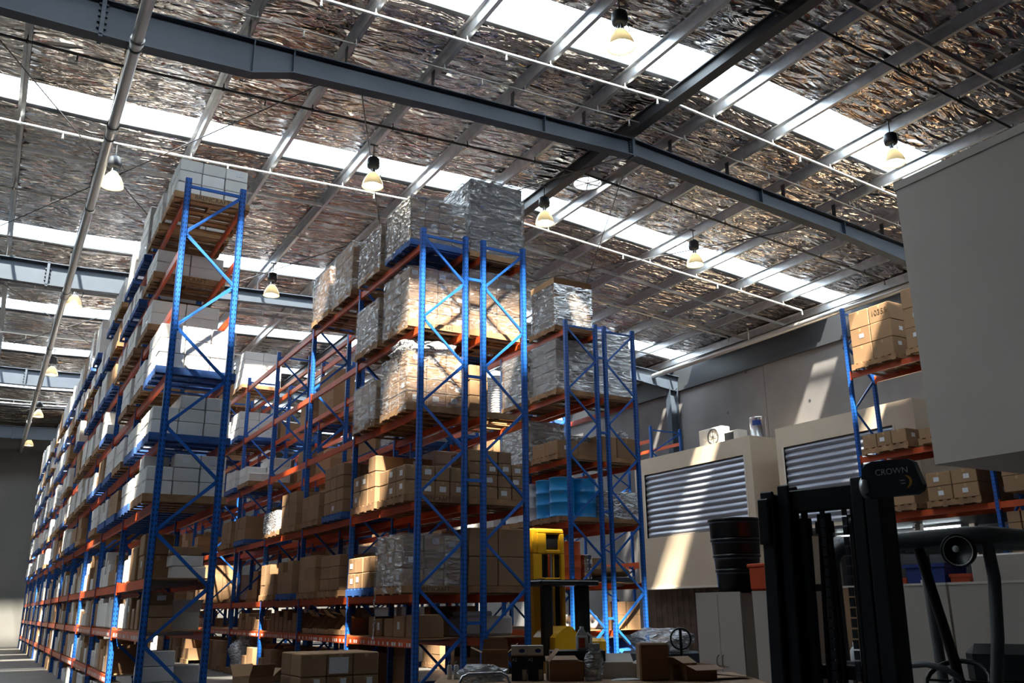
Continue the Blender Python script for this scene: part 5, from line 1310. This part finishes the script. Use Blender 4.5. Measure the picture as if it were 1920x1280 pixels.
for q in range(2):
    t = thing('product_box', 'small navy box with white top band on the bench, %s of the pair' % ('left', 'right')[q], 'box', bw(-.42 + q * .115, .32, BZ), BR, 'navy and white product boxes')
    b = MB(); b.cbox(-.056, .056, -.05, .05, 0, .165, .002); obj('box_body', b, M['navy'], t)
    b = MB(); b.cbox(-.0565, .0565, -.0505, .0505, .172, .235, .002); obj('white_band', b, M['paper'], t)
    b = MB(); b.box(-.0562, .0562, -.0502, .0502, .165, .172); obj('brown_stripe', b, M['brown'], t)
    b = MB(); b.lathe([(0, 0), (.022, 0)], 20, (.018, 0, 0)); b.xf(Matrix.Translation((0, -.0512, .2)) @ Matrix.Rotation(PI / 2, 4, 'X') @ Matrix.Diagonal((1, .62, 1, 1))); obj('oval_emblem', b, M['tubblue'], t)['label'] = 'dark blue oval emblem'
    tm = text_mesh('A2', .03, .0005, 'white_lettering'); tm.materials.append(M['paper']); o = link('white_lettering', tm, t, (-.035, -.0508, .14)); o.rotation_euler = (PI / 2, 0, 0)
    b = MB(); b.box(.02, .05, -.0508, -.0502, .005, .075); obj('pale_panel', b, M['cabinet'], t)
open_carton('open_carton', 'open brown carton with raised rear flap behind the navy boxes', bw(-.6, .75, BZ), .2, .22, .17, M['brown'], BR, (.3, 1.35, .4, .7))
open_carton('open_carton', 'open brown carton with one flap folded out, right of the navy boxes', bw(-.1, .3, BZ), .24, .22, .13, M['brown'], BR + .1, (None, .2, 2.3, -.35))
lump('plastic_bag', 'clear plastic bag slumped between cartons on the bench', 'plastic bag', bw(.1, .22, BZ), .06, .05, .13, M['crinkle'], 31)
lump('plastic_bag', 'heap of crumpled plastic and paper at the left of the bench', 'plastic bag', bw(-.68, .3, BZ), .16, .12, .07, M['crinkle'], 37, amp=.35)
t = thing('black_crate', 'low black slotted crate on the bench behind the bag', 'crate', bw(.02, .78, BZ), BR)
b = MB(); b.box(-.2, .2, -.15, .15, 0, .01)
for q in range(9): b.box(-.2 + q * .0445, -.2 + q * .0445 + .03, -.15, -.14, .01, .17); b.box(-.2 + q * .0445, -.2 + q * .0445 + .03, .14, .15, .01, .17)
b.box(-.2, .2, -.155, -.139, .15, .18); b.box(-.2, .2, .139, .155, .15, .18); b.box(-.205, -.195, -.15, .15, .01, .18); b.box(.195, .205, -.15, .15, .01, .18); b.box(-.2, .2, -.15, .15, .165, .18); obj('crate_body', b, M['dark'], t)
t = thing('white_jug', 'white plastic jug with red label standing on the black crate', 'jug', bw(.06, .74, BZ + .1805), BR)
b = MB(); b.cbox(-.045, .045, -.04, .04, 0, .11, .012); b.prism([(-.045, .105), (.045, .105), (.02, .15), (-.02, .15)], -.03, .03, 'y'); b.tube([(.043, 0, .03), (.07, 0, .05), (.072, 0, .1), (.04, 0, .125)], .009, 8); obj('jug_body', b, M['white_enamel'], t)
b = MB(); b.lathe([(.016, .15), (.016, .172), (0, .172)], 12); obj('jug_cap', b, M['white_enamel'], t)
b = MB(); b.box(-.025, .02, -.0412, -.0402, .02, .09); obj('red_label', b, M['red'], t)
b = MB(); b.tube([(0, 0, .17), (0, 0, .21)], .005, 6); b.bar((-.02, 0, .205), (.02, 0, .205), .008, .008); obj('pump_head', b, M['dark'], t)
b = MB(); b.cbox(-.04, .04, -.03, .03, 0, .05, .003); tag(obj('small_white_box', b, M['paper'], None, bw(.15, .72, BZ + .1805), BR), 'small plain white box beside the jug', 'box')
t = tag(link('brown_carton', carton_mesh(.215, .2, .25, 'brown'), None, bw(.52, .25, BZ), BR), 'upright closed brown carton at the centre right of the bench', 'carton')
open_carton('open_carton', 'open grey-lined tray carton with papers, left of the upright carton', bw(.3, .5, BZ), .26, .24, .1, M['cabinet'], BR, (None, .5, None, .5))
for q in range(4):
    b = MB(); b.box(-.06, .06, -.09, .09, 0, .0012); tag(obj('paper_sheet', b, M['paper'], None, bw(.3 + .02 * q, .3 - .0 * q, BZ + .0015 * q), BR + .2 * q - .3), 'loose paper sheet on the bench before the tray, %s in the pile' % ORD[q], 'paper', 'loose papers on the bench')
open_carton('open_carton', 'torn open brown carton lying with splayed flaps at the right of the bench', bw(.8, .28, BZ), .24, .26, .1, M['brown'], BR + .35, (-.25, .35, .5, -.2))
b = MB(); k0 = 0; b.box(-.16, .16, -.1, .1, 0, .006); b.xf(Matrix.Rotation(.1, 4, 'Y')); tag(obj('cardboard_sheet', b, M['brown'], None, bw(1.05, .3, BZ + .02), BR + .3), 'flat torn piece of cardboard at the right end of the bench', 'cardboard')
for q in range(2):
    t = thing('glue_bottle', 'small pale bottle at the left end of the bench, %s of two' % ('left', 'right')[q], 'bottle', bw(-.93 + q * .05, .5, BZ), BR, 'small bottles at the bench end')
    b = MB(); b.lathe([(0, 0), (.016, 0), (.018, .02), (.018, .09), (.01, .1), (0, .1)], 14); obj('bottle_body', b, M['paper'], t)
    b = MB(); b.lathe([(.008, .1), (.006, .12), (0, .122)], 10); obj('nozzle', b, M['dark'], t)
# hand trolley with chrome handle in front of the bench
tag(obj('trolley_handle', MB().tube([(0, 0, 0), (0, .02, 1.06), (.02, .03, 1.1), (.06, .03, 1.115), (.26, .03, 1.12), (.3, .03, 1.1), (.32, .02, 1.05), (.32, 0, 0)], .01, 8), M['chrome'], None, bw(-.8, -.5, 0), BR), 'bent chrome trolley handle at the left of the bench', 'trolley handle')
# hand pallet truck with looped handle and plastic-covered goods behind the bench
t = thing('hand_pallet_truck', 'hand pallet truck with black looped handle left of the beige cabinets', 'pallet truck', (8.0, 9.6, 0), -.5)
b = MB(); b.tube([(.13 * math.cos(a), 0, 1.12 + .13 * math.sin(a)) for a in [2 * PI * k / 24 for k in range(25)]], .013, 8, 0, False); b.tube([(0, 0, .2), (0, 0, 1.24)], .02, 8); obj('tow_handle', b, M['dark'], t)
b = MB(); b.cbox(-.12, .12, -.1, .12, .05, .35, .03); obj('pump_unit', b, M['red'], t)
for s in (-1, 1):
    b = MB(); b.cbox(s * .2 - .08, s * .2 + .08, .1, 1.25, .05, .1, .01); obj('fork', b, M['red'], t)
    b = MB(); b.lathe([(0, -.03), (.09, -.03), (.09, .03), (0, .03)], 16, (s * .06, -.05, .09), axis='x'); obj('wheel', b, M['rubber'], t)
o = tag(link('timber_pallet', pallet_mesh('timber', 1.0, 1.0), None, (9.05, 11.35, 0)), 'timber pallet under the plastic-covered goods near the drum rack', 'pallet', 'timber pallets')
b = MB(); b.cbox(-.42, .42, -.42, .42, 0, .75, .03); tag(obj('grey_case', b, M['steel'], None, (9.05, 11.35, PD)), 'grey case under the crumpled plastic near the pallet truck', 'case')
lump('plastic_cover', 'crumpled clear plastic cover heaped on the grey case', 'plastic cover', (9.05, 11.35, PD + .755), .4, .4, .2, M['milkfilm'], 41, amp=.3)
